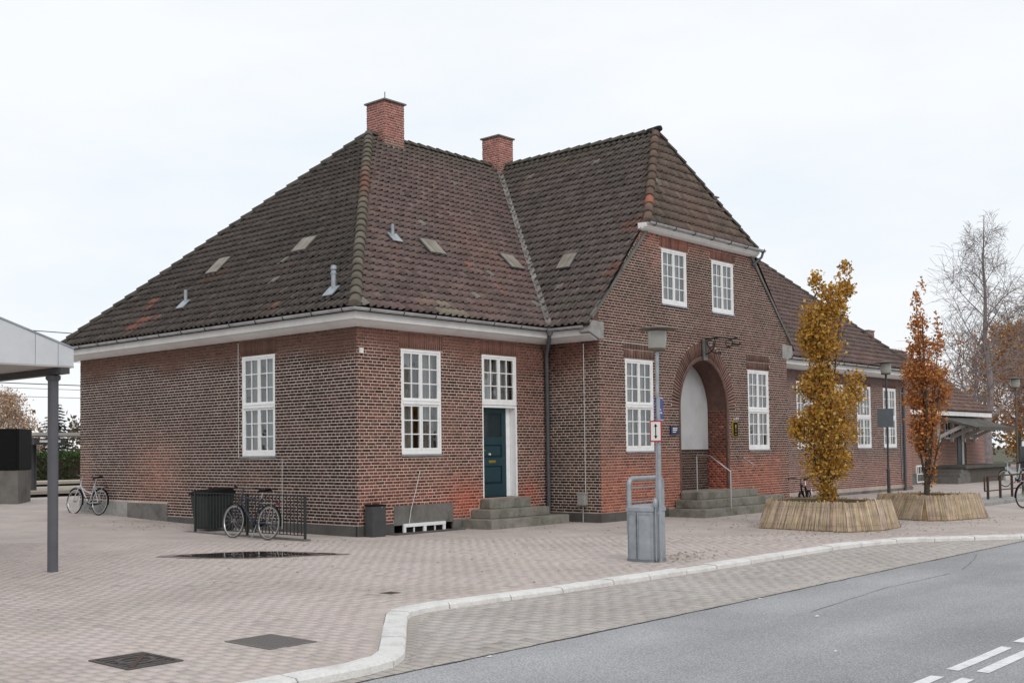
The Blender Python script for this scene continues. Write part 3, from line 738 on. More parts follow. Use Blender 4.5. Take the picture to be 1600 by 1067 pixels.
plinth(wG, 7.5, GL, -0.012, M['dark_plinth'])
for k in range(6): plinth(wE, 0.02+k*2.18, 0.02+(k+1)*2.18-0.006, -0.13, M['concrete'], 0.03)
mb = MB(); mb.obox(wF.P(0.97, -0.06, -0.05), wF.U*1.75, np.array([0, 0, 0.405]), wF.N*0.065); mb.build('panel', M['concrete'], station, bevel=0.006)
# closing walls that the camera does not see (plain)
M['plain_brick'] = brick_tex('plain_brick', tuple(tone((100, 70, 63))), tuple(tone((85, 60, 55))), tuple(tone((160, 140, 130))), rot=(PI/2, 0, 0))
mb = MB(); mb.box((0.02, W_-0.2, -0.3), (XE, W_, H+0.2)); mb.box((XE-0.2, 0.02, -0.3), (XE, W_-0.21, H+0.2)); mb.box((XG-0.2, -PJ+0.02, -0.3), (XG, -0.01, 4.7)); mb.build('wall', M['plain_brick'], station)

# ---- windows
PANE_ME = {}
def make_window(w, u, z, ww, wh, r1, r2, name='window', sill=True, rz0=0.3):
    """white casements; the window object is its outer frame, with panes, bars, curtain and sill under it"""
    P = w.P; fr = 0.055; D0, D1 = -0.095, -0.006
    def bar(mb, a, b, c, d, n0=D0, n1=D1): mb.obox(P(a, c, n0), w.U*(b-a), np.array([0, 0, d-c]), w.N*(n1-n0))
    mb = MB(); bar(mb, u, u+fr, z, z+wh); bar(mb, u+ww-fr, u+ww, z, z+wh); bar(mb, u+fr, u+ww-fr, z, z+fr+0.02); bar(mb, u+fr, u+ww-fr, z+wh-fr, z+wh)
    tr = z+wh*0.49 if r2 else None
    if r2: bar(mb, u+fr, u+ww-fr, tr-0.035, tr+0.035, D0, D1+0.014); bar(mb, u+fr, u+ww-fr, tr+0.035, tr+0.045, D0, D1+0.024)
    wo_ = mb.build(name, M['white'], station, bevel=0.004)
    mid = u+ww/2
    zones = [(z+fr+0.02, (tr-0.035) if r2 else z+wh-fr, r2 or r1)]+([(tr+0.045, z+wh-fr, r1)] if r2 else [])
    for (za, zb, rows) in zones:
        for (ua, ub) in ((u+fr+0.003, mid-0.003), (mid+0.003, u+ww-fr-0.003)):
            st = 0.042; mb = MB(); n0, n1 = -0.075, -0.016
            bar(mb, ua, ua+st, za+0.003, zb-0.003, n0, n1); bar(mb, ub-st, ub, za+0.003, zb-0.003, n0, n1)
            bar(mb, ua+st, ub-st, za+0.003, za+st+0.012, n0, n1); bar(mb, ua+st, ub-st, zb-st, zb-0.003, n0, n1)
            a0, a1, c0, c1 = ua+st, ub-st, za+st+0.012, zb-st; g = 0.011
            um = (a0+a1)/2; bar(mb, um-g, um+g, c0, c1, -0.062, -0.022)
            for k in range(1, rows):
                zz = c0+(c1-c0)*k/rows; bar(mb, a0, um-g, zz-g, zz+g, -0.060, -0.024); bar(mb, um+g, a1, zz-g, zz+g, -0.060, -0.024)
            mb.build('casement', M['white'], wo_)
            for k in range(rows):
                for (pa, pb) in ((a0, um), (um, a1)):
                    z0_, z1_ = c0+(c1-c0)*k/rows, c0+(c1-c0)*(k+1)/rows
                    mb = MB(); t = random.uniform(-0.0035, 0.0035); t2 = random.uniform(-0.003, 0.003)
                    vs = [P(pa, z0_, -0.045+t+t2), P(pb, z0_, -0.045-t+t2), P(pb, z1_, -0.045-t-t2), P(pa, z1_, -0.045+t-t2)]
                    mb.add(vs, [(0, 1, 2, 3) if np.dot(np.cross(w.U, (0, 0, 1)), w.N) > 0 else (3, 2, 1, 0)])
                    mb.build('pane', M['glass'], wo_)
    # curtains: folded cloth behind each leaf
    for side, (ua, ub) in enumerate(((u+0.03, mid-0.06), (mid+0.05, u+ww-0.03))):
        k = 44; vs = []; gap = random.choice([0.0, 0.12, 0.2])
        if side == 0: ua += gap*0.4
        else: ua += gap
        for i in range(k+1):
            uu = ua+(ub-ua)*i/k; d = -0.22-0.018*math.sin(i*1.1)-0.012*math.sin(i*2.7+side)
            vs += [tuple(P(uu, z+0.04, d)), tuple(P(uu, z+wh-0.04, d))]
        mb = MB(); mb.add(vs, [(2*i, 2*i+2, 2*i+3, 2*i+1) for i in range(k)]); mb.build('curtain', M['curtain'], wo_, smooth=True)
    mb = MB(); o8 = [P(u-0.3, z-rz0, -0.24), P(u+ww+0.3, z-rz0, -0.24), P(u+ww+0.3, z+wh+0.2, -0.24), P(u-0.3, z+wh+0.2, -0.24)]
    o8 += [p-w.N*0.9 for p in o8]; mb.add(o8, [(4, 5, 6, 7), (0, 1, 5, 4), (1, 2, 6, 5), (2, 3, 7, 6), (3, 0, 4, 7)]); mb.build('room', M['interior'], wo_)
    if sill:
        mb = MB(); mb.obox(P(u-0.02, z-0.045, -0.05), w.U*(ww+0.04), np.array([0, 0, 0.04]), w.N*0.085); mb.build('sill', M['zinc'], wo_, bevel=0.004)
    return wo_
for (w, u, z, ww, wh, r1, r2) in windows: wob = make_window(w, u, z, ww, wh, r1, r2)
make_window(wF, DX0, DZM+0.01, DX1-DX0, DZ1-DZM-0.01, 3, 0, sill=False, rz0=0.0)

M['dark_glass'] = mat('dark_glass', (0.022, 0.036, 0.04), 0.12, 0.2, 4, spec=0.4)
# ---- street door
mb = MB(); DD = -0.17
mb.obox(wF.P(DX0, DZ0, -0.17), wF.U*0.05, (0, 0, DZM-DZ0), wF.N*0.165); mb.obox(wF.P(DX1-0.055, DZ0, -0.17), wF.U*0.055, (0, 0, DZM-DZ0), wF.N*0.168)
mb.obox(wF.P(DX0+0.05, DZM-0.05, -0.17), wF.U*(DX1-DX0-0.105), (0, 0, 0.05), wF.N*0.165)
mb.obox(wF.P(DX1-0.20, DZ0, -0.20), wF.U*0.145, (0, 0, DZM-DZ0-0.05), wF.N*0.03)
mb.build('door_frame', M['white'], station, bevel=0.004)
dl = MB(); du0, du1 = DX0+0.05, DX1-0.20
def dbar(mb, a, b, c, d, n0, n1): mb.obox(wF.P(a, c, n0), wF.U*(b-a), (0, 0, d-c), wF.N*(n1-n0))
dbar(dl, du0, du0+0.15, DZ0, DZM-0.05, -0.22, DD); dbar(dl, du1-0.15, du1, DZ0, DZM-0.05, -0.22, DD)
rails = [(DZ0, DZ0+0.30), (DZ0+0.70, DZ0+0.90), (DZ0+1.18, DZ0+1.36), (DZM-0.17, DZM-0.05)]
for a, b in rails: dbar(dl, du0+0.15, du1-0.15, a, b, -0.22, DD)
door = dl.build('door', M['door'], station, bevel=0.006)
for (a, b) in ((rails[0][1], rails[1][0]), (rails[1][1], rails[2][0])):
    mb = MB(); A = [(du0+0.15, a), (du1-0.15, a), (du1-0.15, b), (du0+0.15, b)]; I = [(du0+0.20, a+0.05), (du1-0.20, a+0.05), (du1-0.20, b-0.05), (du0+0.20, b-0.05)]
    mb.add([wF.P(u, z, -0.205) for u, z in A]+[wF.P(u, z, -0.178) for u, z in I], [(4, 5, 6, 7)]+[(k, (k+1) % 4, 4+(k+1) % 4, 4+k) for k in range(4)]); mb.build('door_panel', M['door'], door)
mb = MB(); dbar(mb, du0+0.15, du1-0.15, rails[2][1], rails[3][0], -0.20, -0.196); mb.build('pane', M['dark_glass'], door)
mb = MB(); dbar(mb, du0+0.1, du1-0.1, rails[2][1]-.02, rails[3][0]+.02, -0.216, -0.2125); mb.build('blind', M['door'], door)
mb = MB(); dbar(mb, du0+0.34, du0+0.57, DZ0+0.775, DZ0+0.835, DD, DD+0.008); dbar(mb, du0+0.37, du0+0.54, DZ0+0.79, DZ0+0.815, DD+0.008, DD+0.016); mb.build('letter_slot', M['brass'], door, bevel=0.003)
mb = MB(); c = wF.P(du0+0.36, DZ0+0.97, -0.175); mb.tube([c, c+wF.N*0.035], 0.026, 12); mb.build('door_bell', M['sign_white'], door)
mb = MB(); c = wF.P(du0+0.06, DZ0+1.06, DD); mb.tube([c, c+wF.N*0.05, c+wF.N*0.05+wF.U*0.11], 0.011, 8); mb.box(tuple(c+np.array([-0.02, -0.006, -0.09])), tuple(c+np.array([0.02, 0.0, 0.05]))); mb.build('door_handle', M['brass'], door)

# ---- stone steps at both doors (each stone a part)
def steps(lst, wy, stones):
    for (x0, x1, y0, z0, z1) in lst:
        cuts = [x0]+[x0+(x1-x0)*t for t in stones[1:-1]]+[x1]
        for a, b in zip(cuts[:-1], cuts[1:]):
            mb = MB(); mb.box((a+0.003, y0, z0), (b-0.003, wy, z1)); mb.build('step', M['step'], station, bevel=0.014)
steps([(2.97, 5.66, -0.90, -0.40, -0.025), (3.28, 5.32, -0.60, -0.022, 0.17), (3.58, 5.02, -0.30, 0.173, 0.385)], -0.03, (0, 0.62, 1))
steps([(8.77, 13.9, -2.62, -0.40, -0.03), (9.1, 13.35, -2.33, -0.027, 0.17), (9.36, 12.4, -2.05, 0.173, 0.365)], -PJ-0.025, (0, 0.45, 0.8, 1))

# ---- eaves: white cornice, gutters with brackets
def sweep(name, path, prof, m, caps=True, smooth=False, parent=None):
    """path: mitred (x,y) base line with per-point outward mitre (mx,my) per unit; prof: (out, z)"""
    mb = MB(); k = len(prof); vs = []
    for (x, y, mx_, my_) in path:
        for (o_, z) in prof: vs.append((x+mx_*o_, y+my_*o_, z))
    n = len(path); fs = [(i*k+j, i*k+(j+1) % k, (i+1)*k+(j+1) % k, (i+1)*k+j) for i in range(n-1) for j in range(k)]
    if caps: fs += [tuple(reversed(range(k))), tuple((n-1)*k+j for j in range(k))]
    mb.add(vs, fs); ob = mb.build(name, m, parent or station, smooth=smooth)
    bm = bmesh.new(); bm.from_mesh(ob.data); bmesh.ops.recalc_face_normals(bm, faces=bm.faces); bm.to_mesh(ob.data); bm.free(); return ob
cprof = [(-0.05, 3.955), (0.015, 3.955), (0.05, 3.965), (0.14, 4.0), (0.24, 4.052), (0.285, 4.066), (0.30, 4.070), (0.302, 4.10), (0.292, 4.215), (-0.05, 4.22)]
gprof = [(0.325+0.092+0.06*math.cos(t), 4.272+0.06*math.sin(t)) for t in np.linspace(PI, 2*PI, 9)]+[(0.325+0.092+0.053*math.cos(t), 4.272+0.053*math.sin(t)) for t in np.linspace(2*PI, PI, 9)]
# corners of the base line: far left, near corner, inner corner, end at the gable
pathA = [(0, W_+0.32, -1, 0), (0, 0, -1, -1), (XR, 0, -1, -1), (XR, -PJ+0.03, -1, 0)]
sweep('cornice', pathA, cprof, M['cornice'])
gut = sweep('gutter', [(0, W_+0.48, -1, 0)]+pathA[1:3]+[(XR, -PJ+0.1, -1, 0)], gprof, M['gutter'], smooth=True)
pathE = [(XG+0.02, 0, 0, -1), (XE+0.1, 0, 0, -1)]
sweep('cornice', pathE, cprof, M['cornice']); gutE = sweep('gutter', [(XG+0.3, 0, 0, -1), (XE+0.15, 0, 0, -1)], gprof, M['gutter'], smooth=True)
GZT = HE_Z-0.35
hprof = [(o_*0.62 if o_ > 0 else o_, z-3.955+6.735) for (o_, z) in [(-0.05, 3.955), (0.02, 3.955), (0.10, 3.975), (0.19, 4.01), (0.19, 4.03), (0.25, 4.04), (0.27, 4.13), (-0.05, 4.14)]]
sweep('cornice', [(7.78, -PJ, 0, -1), (13.45, -PJ, 0, -1)], hprof, M['cornice'])
g2 = [(o_-0.20, z+2.66) for (o_, z) in gprof]
gutG = sweep('gutter', [(7.85, -PJ, 0, -1), (13.62, -PJ, 0, -1)], g2, M['gutter'], smooth=True)
def bracket(ob, p, n, r=0.069):
    mb = MB(); p = Vector(p); n = Vector(n); side = n.cross(Vector((0, 0, 1)))
    arc = [p+n*(r*math.cos(t))+Vector((0, 0, r*math.sin(t))) for t in np.linspace(PI*0.95, PI*2.12, 10)]
    mb.tube(arc, 0.011, 6); mb.build('gutter_bracket', M['dark_grey'], ob)
for k in range(13): bracket(gut, (-0.415, -0.1+0.93*k, 4.272), (-1, 0, 0))
for k in range(7): bracket(gut, (-0.05+0.92*k, -0.415, 4.272), (0, -1, 0))
for k in range(13): bracket(gutE, (XG+0.6+0.95*k, -0.415, 4.272), (0, -1, 0))
for k in range(7): bracket(gutG, (8.1+0.9*k, -PJ-0.217, 6.932), (0, -1, 0))
# stone corbels that end the eaves against the gable
for (xa, xb) in ((XR-0.40, XR+0.17), (XG-0.28, XG+0.34)):
    mb = MB(); pf = [(xa, 4.13), (xa+0.05, 4.40), (xb, 4.38), (xb, 3.985), (XR+0.0 if xa < 10 else XG, 3.975)] if xa < 10 else [(xa, 3.99), (xb-0.3, 3.98), (xb, 4.12), (xb-0.02, 4.40), (xa, 4.40)]
    mb.poly_prism([(x, -PJ-0.035, z) for x, z in pf], (0, 0.30, 0)); mb.build('corbel', M['pale_concrete'], station, bevel=0.012)
# downpipes
def pipe(pts_, r, m, name='downpipe'):
    mb = MB(); mb.tube(pts_, r, 10); ob = mb.build(name, m, station, smooth=True); return ob
dp = pipe([(XR-0.32, -0.36, 4.22), (XR-0.30, -0.33, 4.05), (XR-0.16, -0.13, 3.72), (XR-0.12, -0.10, 3.55), (XR-0.12, -0.10, -0.20)], 0.048, M['pipe'])
for z in (3.3, 2.2, 1.0, 0.3):
    mb = MB(); mb.tube([(XR-0.12, -0.10, z), (XR-0.12, -0.10, z+0.04)], 0.058, 10); mb.build('pipe_clip', M['pipe'], dp)
mb = MB(); mb.lathe([(0.06, -0.14), (0.085, -0.02), (0.095, 0.06), (0.08, 0.07)], (XR-0.32, -0.37, 4.27), 12); mb.build('pipe_head', M['zinc'], dp)
dp = pipe([(27.62, -0.36, 4.2), (27.6, -0.30, 4.0), (27.45, -0.12, 3.65), (27.42, -0.10, 3.5), (27.42, -0.10, -0.25)], 0.05, M['pipe'])
mb = MB(); mb.tube([(27.30, -0.03, 3.6), (27.30, -0.03, 0.2)], 0.02, 6); mb.build('cable', M['zinc'], station)
pipe([(13.56, -PJ-0.21, 6.88), (13.52, -PJ-0.18, 6.74), (13.25, -PJ-0.05, 6.5)], 0.035, M['pipe'])

# ---- roof planes, each laid with single clay pantiles
roofm = MB()
A0 = (-OV, -OV, EAVE_Z); AP = (5.35, YR, RIDGE); BP = (XE+0.42-5.77, YR, RIDGE); EE = (XE+0.42, -OV, EAVE_Z)
VB = (XR-OV, -OV, EAVE_Z); VT = (GCX, YR, RIDGE); HA = (GCX, HA_Y, RIDGE); VB2 = (XG+OV, -OV, EAVE_Z)
hx = (RIDGE-HE_Z)/KW
dn = -0.035
def rp_(pts_): roofm.add([(p[0], p[1], p[2]+dn) for p in pts_], [tuple(range(len(pts_)))])
rp_([A0, VB, VT, AP]); rp_([(-OV, W_+OV, EAVE_Z), A0, AP]); rp_([VB2, EE, BP, VT]); rp_([EE, (XE+0.42, W_+OV, EAVE_Z), BP]); rp_([(XE+0.42, W_+OV, EAVE_Z), (-OV, W_+OV, EAVE_Z), AP, BP])
vy = -PJ-0.05
zv = HE_Z+KH*(vy-HE_Y); xv = (RIDGE-zv)/KW
rp_([VB, (XR-OV, vy, EAVE_Z), (GCX-xv, vy, zv), HA, VT]); rp_([(XG+OV, vy, EAVE_Z), VB2, VT, HA, (GCX+xv, vy, zv)])
rp_([(GCX-hx, HE_Y, HE_Z), (GCX+hx, HE_Y, HE_Z), HA])
roof = roofm.build('roof', M['tile_under'], station)
T_V, T_C, T_S = [], [], []; part_tiles = []
TW, TL, TE = 0.195, 0.315, 0.262
tt = np.array([0, .16, .36, .54, .70, .84, .96, 1.0]); th = np.array([.006, .0, .001, .012, .030, .040, .030, .004])
TF = [(k, k+1, 8+k+1, 8+k) for k in range(7)]+[(8+k, 8+k+1, 16+k+1, 16+k) for k in range(7)]+[(16+k, 16+k+1, 24+k+1, 24+k) for k in range(7)]
TF = [tuple(reversed(f)) for f in TF]
def tile_plane(E0, ud, k, ulen, slen, clips, colf, seed):
    """E0 eave corner, ud along the eave (looking up the slope it runs to the right), k rise per run"""
    r = np.random.default_rng(seed); E0 = np.array(E0, float); ud = np.array(ud, float)
    hd = np.array([-ud[1], ud[0], 0]); c = 1/math.sqrt(1+k*k); sdv = hd*c+np.array([0, 0, k*c]); nn = np.cross(ud, sdv)
    V = []; C = []
    for j in range(int(slen/TE)+1):
        for i in range(int(ulen/TW)+1):
            u0 = i*TW+r.normal(0, 0.003); s0 = j*TE+0.015+r.normal(0, 0.004); dz = r.normal(0, 0.003); tw = r.normal(0, 0.004); sk = r.normal(0, 0.004)
            P = []
            for (s, lift, hs) in ((s0+TL, 0.0, 0.7), (s0, 0.026, 1.6), (s0+0.001, 0.014, 1.55), (s0+0.09, 0.008, 1.3)):
                for q in range(8):
                    P.append(E0+ud*(u0+tt[q]*TW+(sk if s > s0+0.1 else 0))+sdv*s+nn*(th[q]*hs+lift+dz+tw*(tt[q]-.5)-0.012))
            V.append(P); ctr = E0+ud*(u0+TW/2)+sdv*(s0+TL/2); C.append(colf(ctr, i, j, r))
    V = np.array(V); C = np.array(C); N_ = len(V)
    full = np.ones(N_, bool); out = np.zeros(N_, bool)
    for (p, n) in clips:
        d = (V-np.array(p, float))@np.array(n, float); full &= (d < 0).all(1); out |= (d > -0.01).all(1)
    idx = np.where(full)[0]
    for i in idx:
        T_V.append(V[i]); T_C.append(C[i]); ctr = V[i].mean(0); dv = ctr-CAM
        dep = dv[0]*fw.x+dv[1]*fw.y; px = 746+1761*(dv[0]*rt.x+dv[1]*rt.y)/dep
        T_S.append(max(0, -np.dot(nn, dv))/np.linalg.norm(dv)**3 if 0 < px < 1600 else 0)
    pi_ = np.where(~full & ~out)[0]
    if len(pi_):
        me = quads_mesh('cut', V[pi_], TF, C[pi_]); bm = bmesh.new(); bm.from_mesh(me)
        for (p, n) in clips:
            bmesh.ops.bisect_plane(bm, geom=bm.verts[:]+bm.edges[:]+bm.faces[:], plane_co=p, plane_no=n, clear_outer=True)
        bm.to_mesh(me); bm.free(); part_tiles.append(me)
def vplane(a, b, inside):
    """vertical clip plane through a and b, keeping the side of `inside`"""
    a, b = np.array(a, float), np.array(b, float); d = b-a; n = np.array([d[1], -d[0], 0]); n /= np.linalg.norm(n)
    if np.dot(np.array(inside)-a, n) > 0: n = -n
    return (a, n)
def tcol(base, dark, red, pr_, sd, moss=None):
    def f(p, i, j, r):
        v = fbm((p[0], p[1], p[2]+sd), 0.5, 4); w2 = fbm((p[0]*1.3, p[1]*1.3, p[2]+sd+9), 0.35, 4)
        c = mixc(base, dark, min(1, max(0, 0.4+0.6*v+0.22*r.normal())))
        c = mixc(c, red, min(1, max(0, (w2-0.05)*1.6*pr_*2+0.15*r.normal()*pr_)))
        c = c*(1+0.09*r.normal())
        if r.random() < 0.012: c = c*np.array([1.22, 1.08, 1.04])
        if r.random() < 0.003: c = tone((122, 118, 110))
        for (q, rad, cc) in (moss or ()):
            d = np.linalg.norm(p-np.array(q))
            if d < rad*(0.7+0.5*r.random()): c = mixc(c, tone(cc), 0.75)
        # tiles right under the ridge carry moss
        t = sm(p[2], 9.2, 9.9)
        c = mixc(c, tone((84, 80, 72)), 0.6*t)
        return np.clip(c, 0.01, 0.5)
    return f
REDT = (134, 92, 80)
tile_plane((-OV, -OV, EAVE_Z), (1, 0, 0), KF, 12, 8.3, [vplane(A0, AP, (3, 0, 0)), vplane(VB, VT, (3, 0, 0)), ((0, YR, 0), (0, 1, 0))],
           tcol(tone((106, 90, 86)), tone((92, 80, 77)), tone((116, 92, 86)), 0.25, 1.0, [((2.4, -0.28, 4.4), 0.38, (128, 120, 106)), ((1.75, -0.1, 4.6), 0.2, (126, 104, 94)), ((4.5, 1.2, 5.9), 0.13, REDT), ((4.85, 0.55, 5.25), 0.18, (124, 90, 80))]), 21)
tile_plane((-OV, W_+OV, EAVE_Z), (0, -1, 0), KL, W_+2*OV, 8.3, [vplane(A0, AP, (0, 5, 0)), vplane((-OV, W_+OV, 0), AP, (0, 5, 0))],
           tcol(tone((86, 79, 75)), tone((74, 69, 66)), tone((92, 80, 75)), 0.12, 2.0, [((0.0, 7.95, 4.75), 0.22, REDT), ((-0.15, 8.2, 4.55), 0.18, REDT), ((0.55, 8.35, 5.3), 0.18, REDT), ((0.1, 7.3, 4.8), 0.13, REDT), ((-0.1, 2.4, 4.65), 0.15, (124, 90, 76)), ((1.1, 6.5, 5.85), 0.45, (88, 72, 64))]), 22)
tile_plane((XR-OV, YR+0.5, EAVE_Z), (0, -1, 0), KW, YR+0.5-vy+0.3, 7.8, [vplane(VB, VT, (6.5, -1, 0)), ((0, vy, 0), (0, -1, 0)), vplane((GCX-hx, HE_Y, 0), HA, (6.5, -1, 0)), ((GCX, 0, 0), (1, 0, 0))],
           tcol(tone((99, 89, 85)), tone((86, 79, 76)), tone((108, 88, 82)), 0.15, 3.0, [((7.85, -1.3, 7.0), 0.42, (110, 82, 74)), ((6.8, -1.4, 5.8), 0.35, (114, 84, 76)), ((6.2, -0.6, 5.0), 0.3, (96, 90, 82))]), 23)
tile_plane((GCX-hx-0.05, HE_Y, HE_Z), (1, 0, 0), KH, 2*hx+0.1, 3.6, [vplane((GCX-hx, HE_Y, 0), HA, (GCX, -1, 0)), vplane((GCX+hx, HE_Y, 0), HA, (GCX, -1, 0))],
           tcol(tone((106, 92, 84)), tone((94, 84, 77)), tone((112, 91, 82)), 0.2, 4.0), 24)
tile_plane((XG+OV-0.2, -OV, EAVE_Z), (1, 0, 0), KF, 15, 8.3, [vplane(VB2, VT, (20, 0, 0)), vplane(EE, BP, (20, 0, 0)), ((0, YR, 0), (0, 1, 0))],
           tcol(tone((106, 89, 85)), tone((94, 82, 78)), tone((114, 91, 85)), 0.2, 5.0), 25)
T_V = np.array(T_V); T_C = np.array(T_C); o = np.argsort(-np.array(T_S))
for i in o[:300]: link('tile', quads_mesh('tile', T_V[i:i+1], TF, T_C[i:i+1]), M['tile'], roof)
tm = quads_mesh('roof_tiles', T_V[o[300:]], TF, T_C[o[300:]])
bm = bmesh.new(); bm.from_mesh(tm)
for m_ in part_tiles: bm.from_mesh(m_)
bm.to_mesh(tm); bm.free()
to = link('roof_tiles', tm, M['tile'], roof); to['kind'] = 'stuff'

# hip and ridge tiles: overlapping half round barrels
def barrel_row(a, b, name, colf, r=0.10, step=0.36, lift=0.03):
    a, b = Vector(a), Vector(b); L_ = (b-a).length; d = (b-a).normalized(); k = int(L_/step); st = L_/k
    side = d.cross(Vector((0, 0, 1))).normalized(); upv = side.cross(d).normalized()
    for i in range(k):
        p0 = a+d*(i*st-0.02); p1 = a+d*((i+1)*st+0.04); mb = MB(); vs = []; jt = random.uniform(-0.006, 0.006)
        r0, r1 = r*1.12, r*0.92; c = colf(i, k)
        for (p, rr, l) in ((p0, r0, lift+0.022), (p1, r1, lift), (p0, r0-0.022, lift+0.022)):
            for q in range(9):
                t = PI*q/8+0.0; vs.append(tuple(p+side*(rr*math.cos(t)+jt)+upv*(rr*1.05*math.sin(t)+l-0.05)))
        fs = [(q, q+1, 9+q+1, 9+q) for q in range(8)]+[(18+q, 18+q+1, q+1, q) for q in range(8)]
        if i == 0: fs = fs+[tuple(range(18, 27))]
        mb.add(vs, fs, c); ob = mb.build(name, M['tile'], roof); 
        ob.data.polygons.foreach_set('use_smooth', [True]*8+[False]*(len(fs)-8))
def hipcol(i, k):
    c = mixc(tone((98, 92, 83)), tone((116, 84, 72)), 0.9*math.exp(-((i-k*0.62)/2.6)**2)); return tuple(np.clip(c*random.uniform(0.85, 1.15), 0.02, 0.5))
def ridcol(i, k): return tuple(np.clip(tone((80, 76, 69))*random.uniform(0.8, 1.15), 0.02, 0.5))
def ghip(i, k):
    if i == 2: return tuple(tone((150, 98, 82)))
    return tuple(np.clip(tone((104, 88, 79))*random.uniform(0.85, 1.1), 0.02, 0.5))
barrel_row(A0, AP, 'hip_tile', hipcol, 0.118, 0.33); barrel_row((-OV, W_+OV, EAVE_Z), AP, 'hip_tile', ridcol, 0.10)
barrel_row((GCX-hx, HE_Y, HE_Z), HA, 'hip_tile', ghip, 0.108, 0.34); barrel_row((GCX+hx, HE_Y, HE_Z), HA, 'hip_tile', ridcol, 0.09)
barrel_row(AP, VT, 'ridge_tile', ridcol); barrel_row(HA, (GCX, YR+0.2, RIDGE), 'ridge_tile', ridcol); barrel_row(VT, BP, 'ridge_tile', ridcol); barrel_row(EE, BP, 'hip_tile', ridcol)
mb = MB(); c0 = Vector(HA)+Vector((0, -0.08, 0.04)); mb.tube([c0+Vector((-0.02, 0.3, -0.03)), c0, c0+Vector((0.0, -0.10, 0.02))], [0.10, 0.10, 0.07], 8); mb.build('ridge_cap', M['tile_under'], roof)
# lead valleys
M['board_grey'] = mat('board_grey', (0.16, 0.185, 0.205), 0.5, 0.1, 4, metal=0.2)
M['cap_stone'] = mat('cap_stone', (0.20, 0.205, 0.19), 0.85, 0.25, 8)
M['lead'] = mat('lead', (0.25, 0.24, 0.225), 0.7, 0.35, 7, stain=(0.09, 0.085, 0.08), stain_scale=3, stain_amt=0.8)
for (a, b, sx) in ((VB, VT, -1), (VB2, VT, 1)):
    a, b = Vector(a), Vector(b); k = 9; b = a.lerp(b, 0.97)
    for i in range(k):
        p, q = a.lerp(b, i/k), a.lerp(b, (i+1)/k-0.004); d = (q-p).normalized(); s = Vector((d.y, -d.x, 0)).normalized()*0.075; z = Vector((0, 0, 0.052+0.006*(i % 2)))
        mb = MB(); mb.add([p-s+z+Vector((0, 0, .055)), p+z, p+s+z+Vector((0, 0, .055)), q+s+z+Vector((0, 0, .055)), q+z, q-s+z+Vector((0, 0, .055))], [(0, 1, 4, 5), (1, 2, 3, 4)]); mb.build('valley_sheet', M['lead'], roof)
# mortar verge along the gable slopes
for sgn in (-1, 1):
    p0 = Vector((GCX+sgn*(GCX-XR+0.28), -PJ-0.02, EAVE_Z+0.16)); p1 = Vector((GCX+sgn*(xv-0.02), -PJ-0.02, zv-0.30))
    mb = MB(); mb.obox(p0+Vector((0, 0.045, -0.05)), p1-p0, (0, -0.070, 0), (0, 0, 0.105)); mb.build('verge', M['concrete'], station)

for sgn in (-1, 1):
    e_ = GCX+sgn*GL/2; pf = [(e_+sgn*0.002, 4.30), (e_+sgn*0.40, 4.30), (e_+sgn*0.36, 4.37), (e_+sgn*0.002, 4.75)]
    mb = MB(); mb.poly_prism([(x, -PJ+0.002, z) for x, z in pf], (0, 0.2, 0)); mb.build('gable_foot', M['brick_trim'], station)
# roof hatches, vent pipes
def on_plane(kind, a, b):
    if kind == 'F': n = Vector((0, -KF, 1)).normalized(); p = Vector((a, b, EAVE_Z+KF*(b+OV))); u = Vector((1, 0, 0)); s = Vector((0, 1, KF)).normalized()
    elif kind == 'L': n = Vector((-KL, 0, 1)).normalized(); p = Vector((a, b, EAVE_Z+KL*(a+OV))); u = Vector((0, -1, 0)); s = Vector((1, 0, KL)).normalized()
    else: n = Vector((-KW, 0, 1)).normalized(); p = Vector((a, b, EAVE_Z+KW*(a-XR+OV))); u = Vector((0, -1, 0)); s = Vector((1, 0, KW)).normalized()
    return p, n, u, s
for (kd, a, b, w_, h_) in (('L', 1.38, 6.62, 0.46, 0.60), ('L', 1.5, 3.42, 0.50, 0.50), ('F', 3.68, 1.50, 0.52, 0.52), ('F', 6.50, 1.48, 0.48, 0.55), ('W', 7.17, 0.20, 0.42, 0.50)):
    p, n, u, s = on_plane(kd, a, b); fr = MB()
    fr.obox(p-u*(w_/2+.02)-s*(h_/2+.02)+n*0.02, u*(w_+.04), s*(h_+.04), n*0.045); ho = fr.build('roof_hatch', M['dark_grey'], roof)
    for k in range(3):
        mb = MB(); mb.obox(p-u*(w_/2)+u*(w_*k/3+0.006)-s*h_/2+n*0.066, u*(w_/3-0.012), s*h_, n*(0.02+0.004*(k == 1))); ob = mb.build('roof_hatch', M['hatch'], roof)
def vent(kd, a, b, hgt, r, cap):
    p, n, u, s = on_plane(kd, a, b); mb = MB(); mb.tube([p, p+Vector((0, 0, hgt))], r, 10)
    if cap: mb.tube([p+Vector((0, 0, hgt*0.82)), p+Vector((0, 0, hgt*0.88))], r*1.35, 10); mb.lathe([(r*0.5, 0), (r*1.25, 0.02), (r*1.1, 0.10), (0.01, 0.11)], tuple(p+Vector((0, 0, hgt))), 10)
    mb.obox(p-u*0.15-s*0.20+n*0.05, u*0.30, s*0.30, n*0.025); mb.build('vent_pipe', M['galv'], roof, smooth=True)
vent('L', 0.33, 6.5, 0.36, 0.042, False); vent('L', 0.0, 0.68, 0.44, 0.05, True); vent('F', 2.55, 1.62, 0.32, 0.045, False)

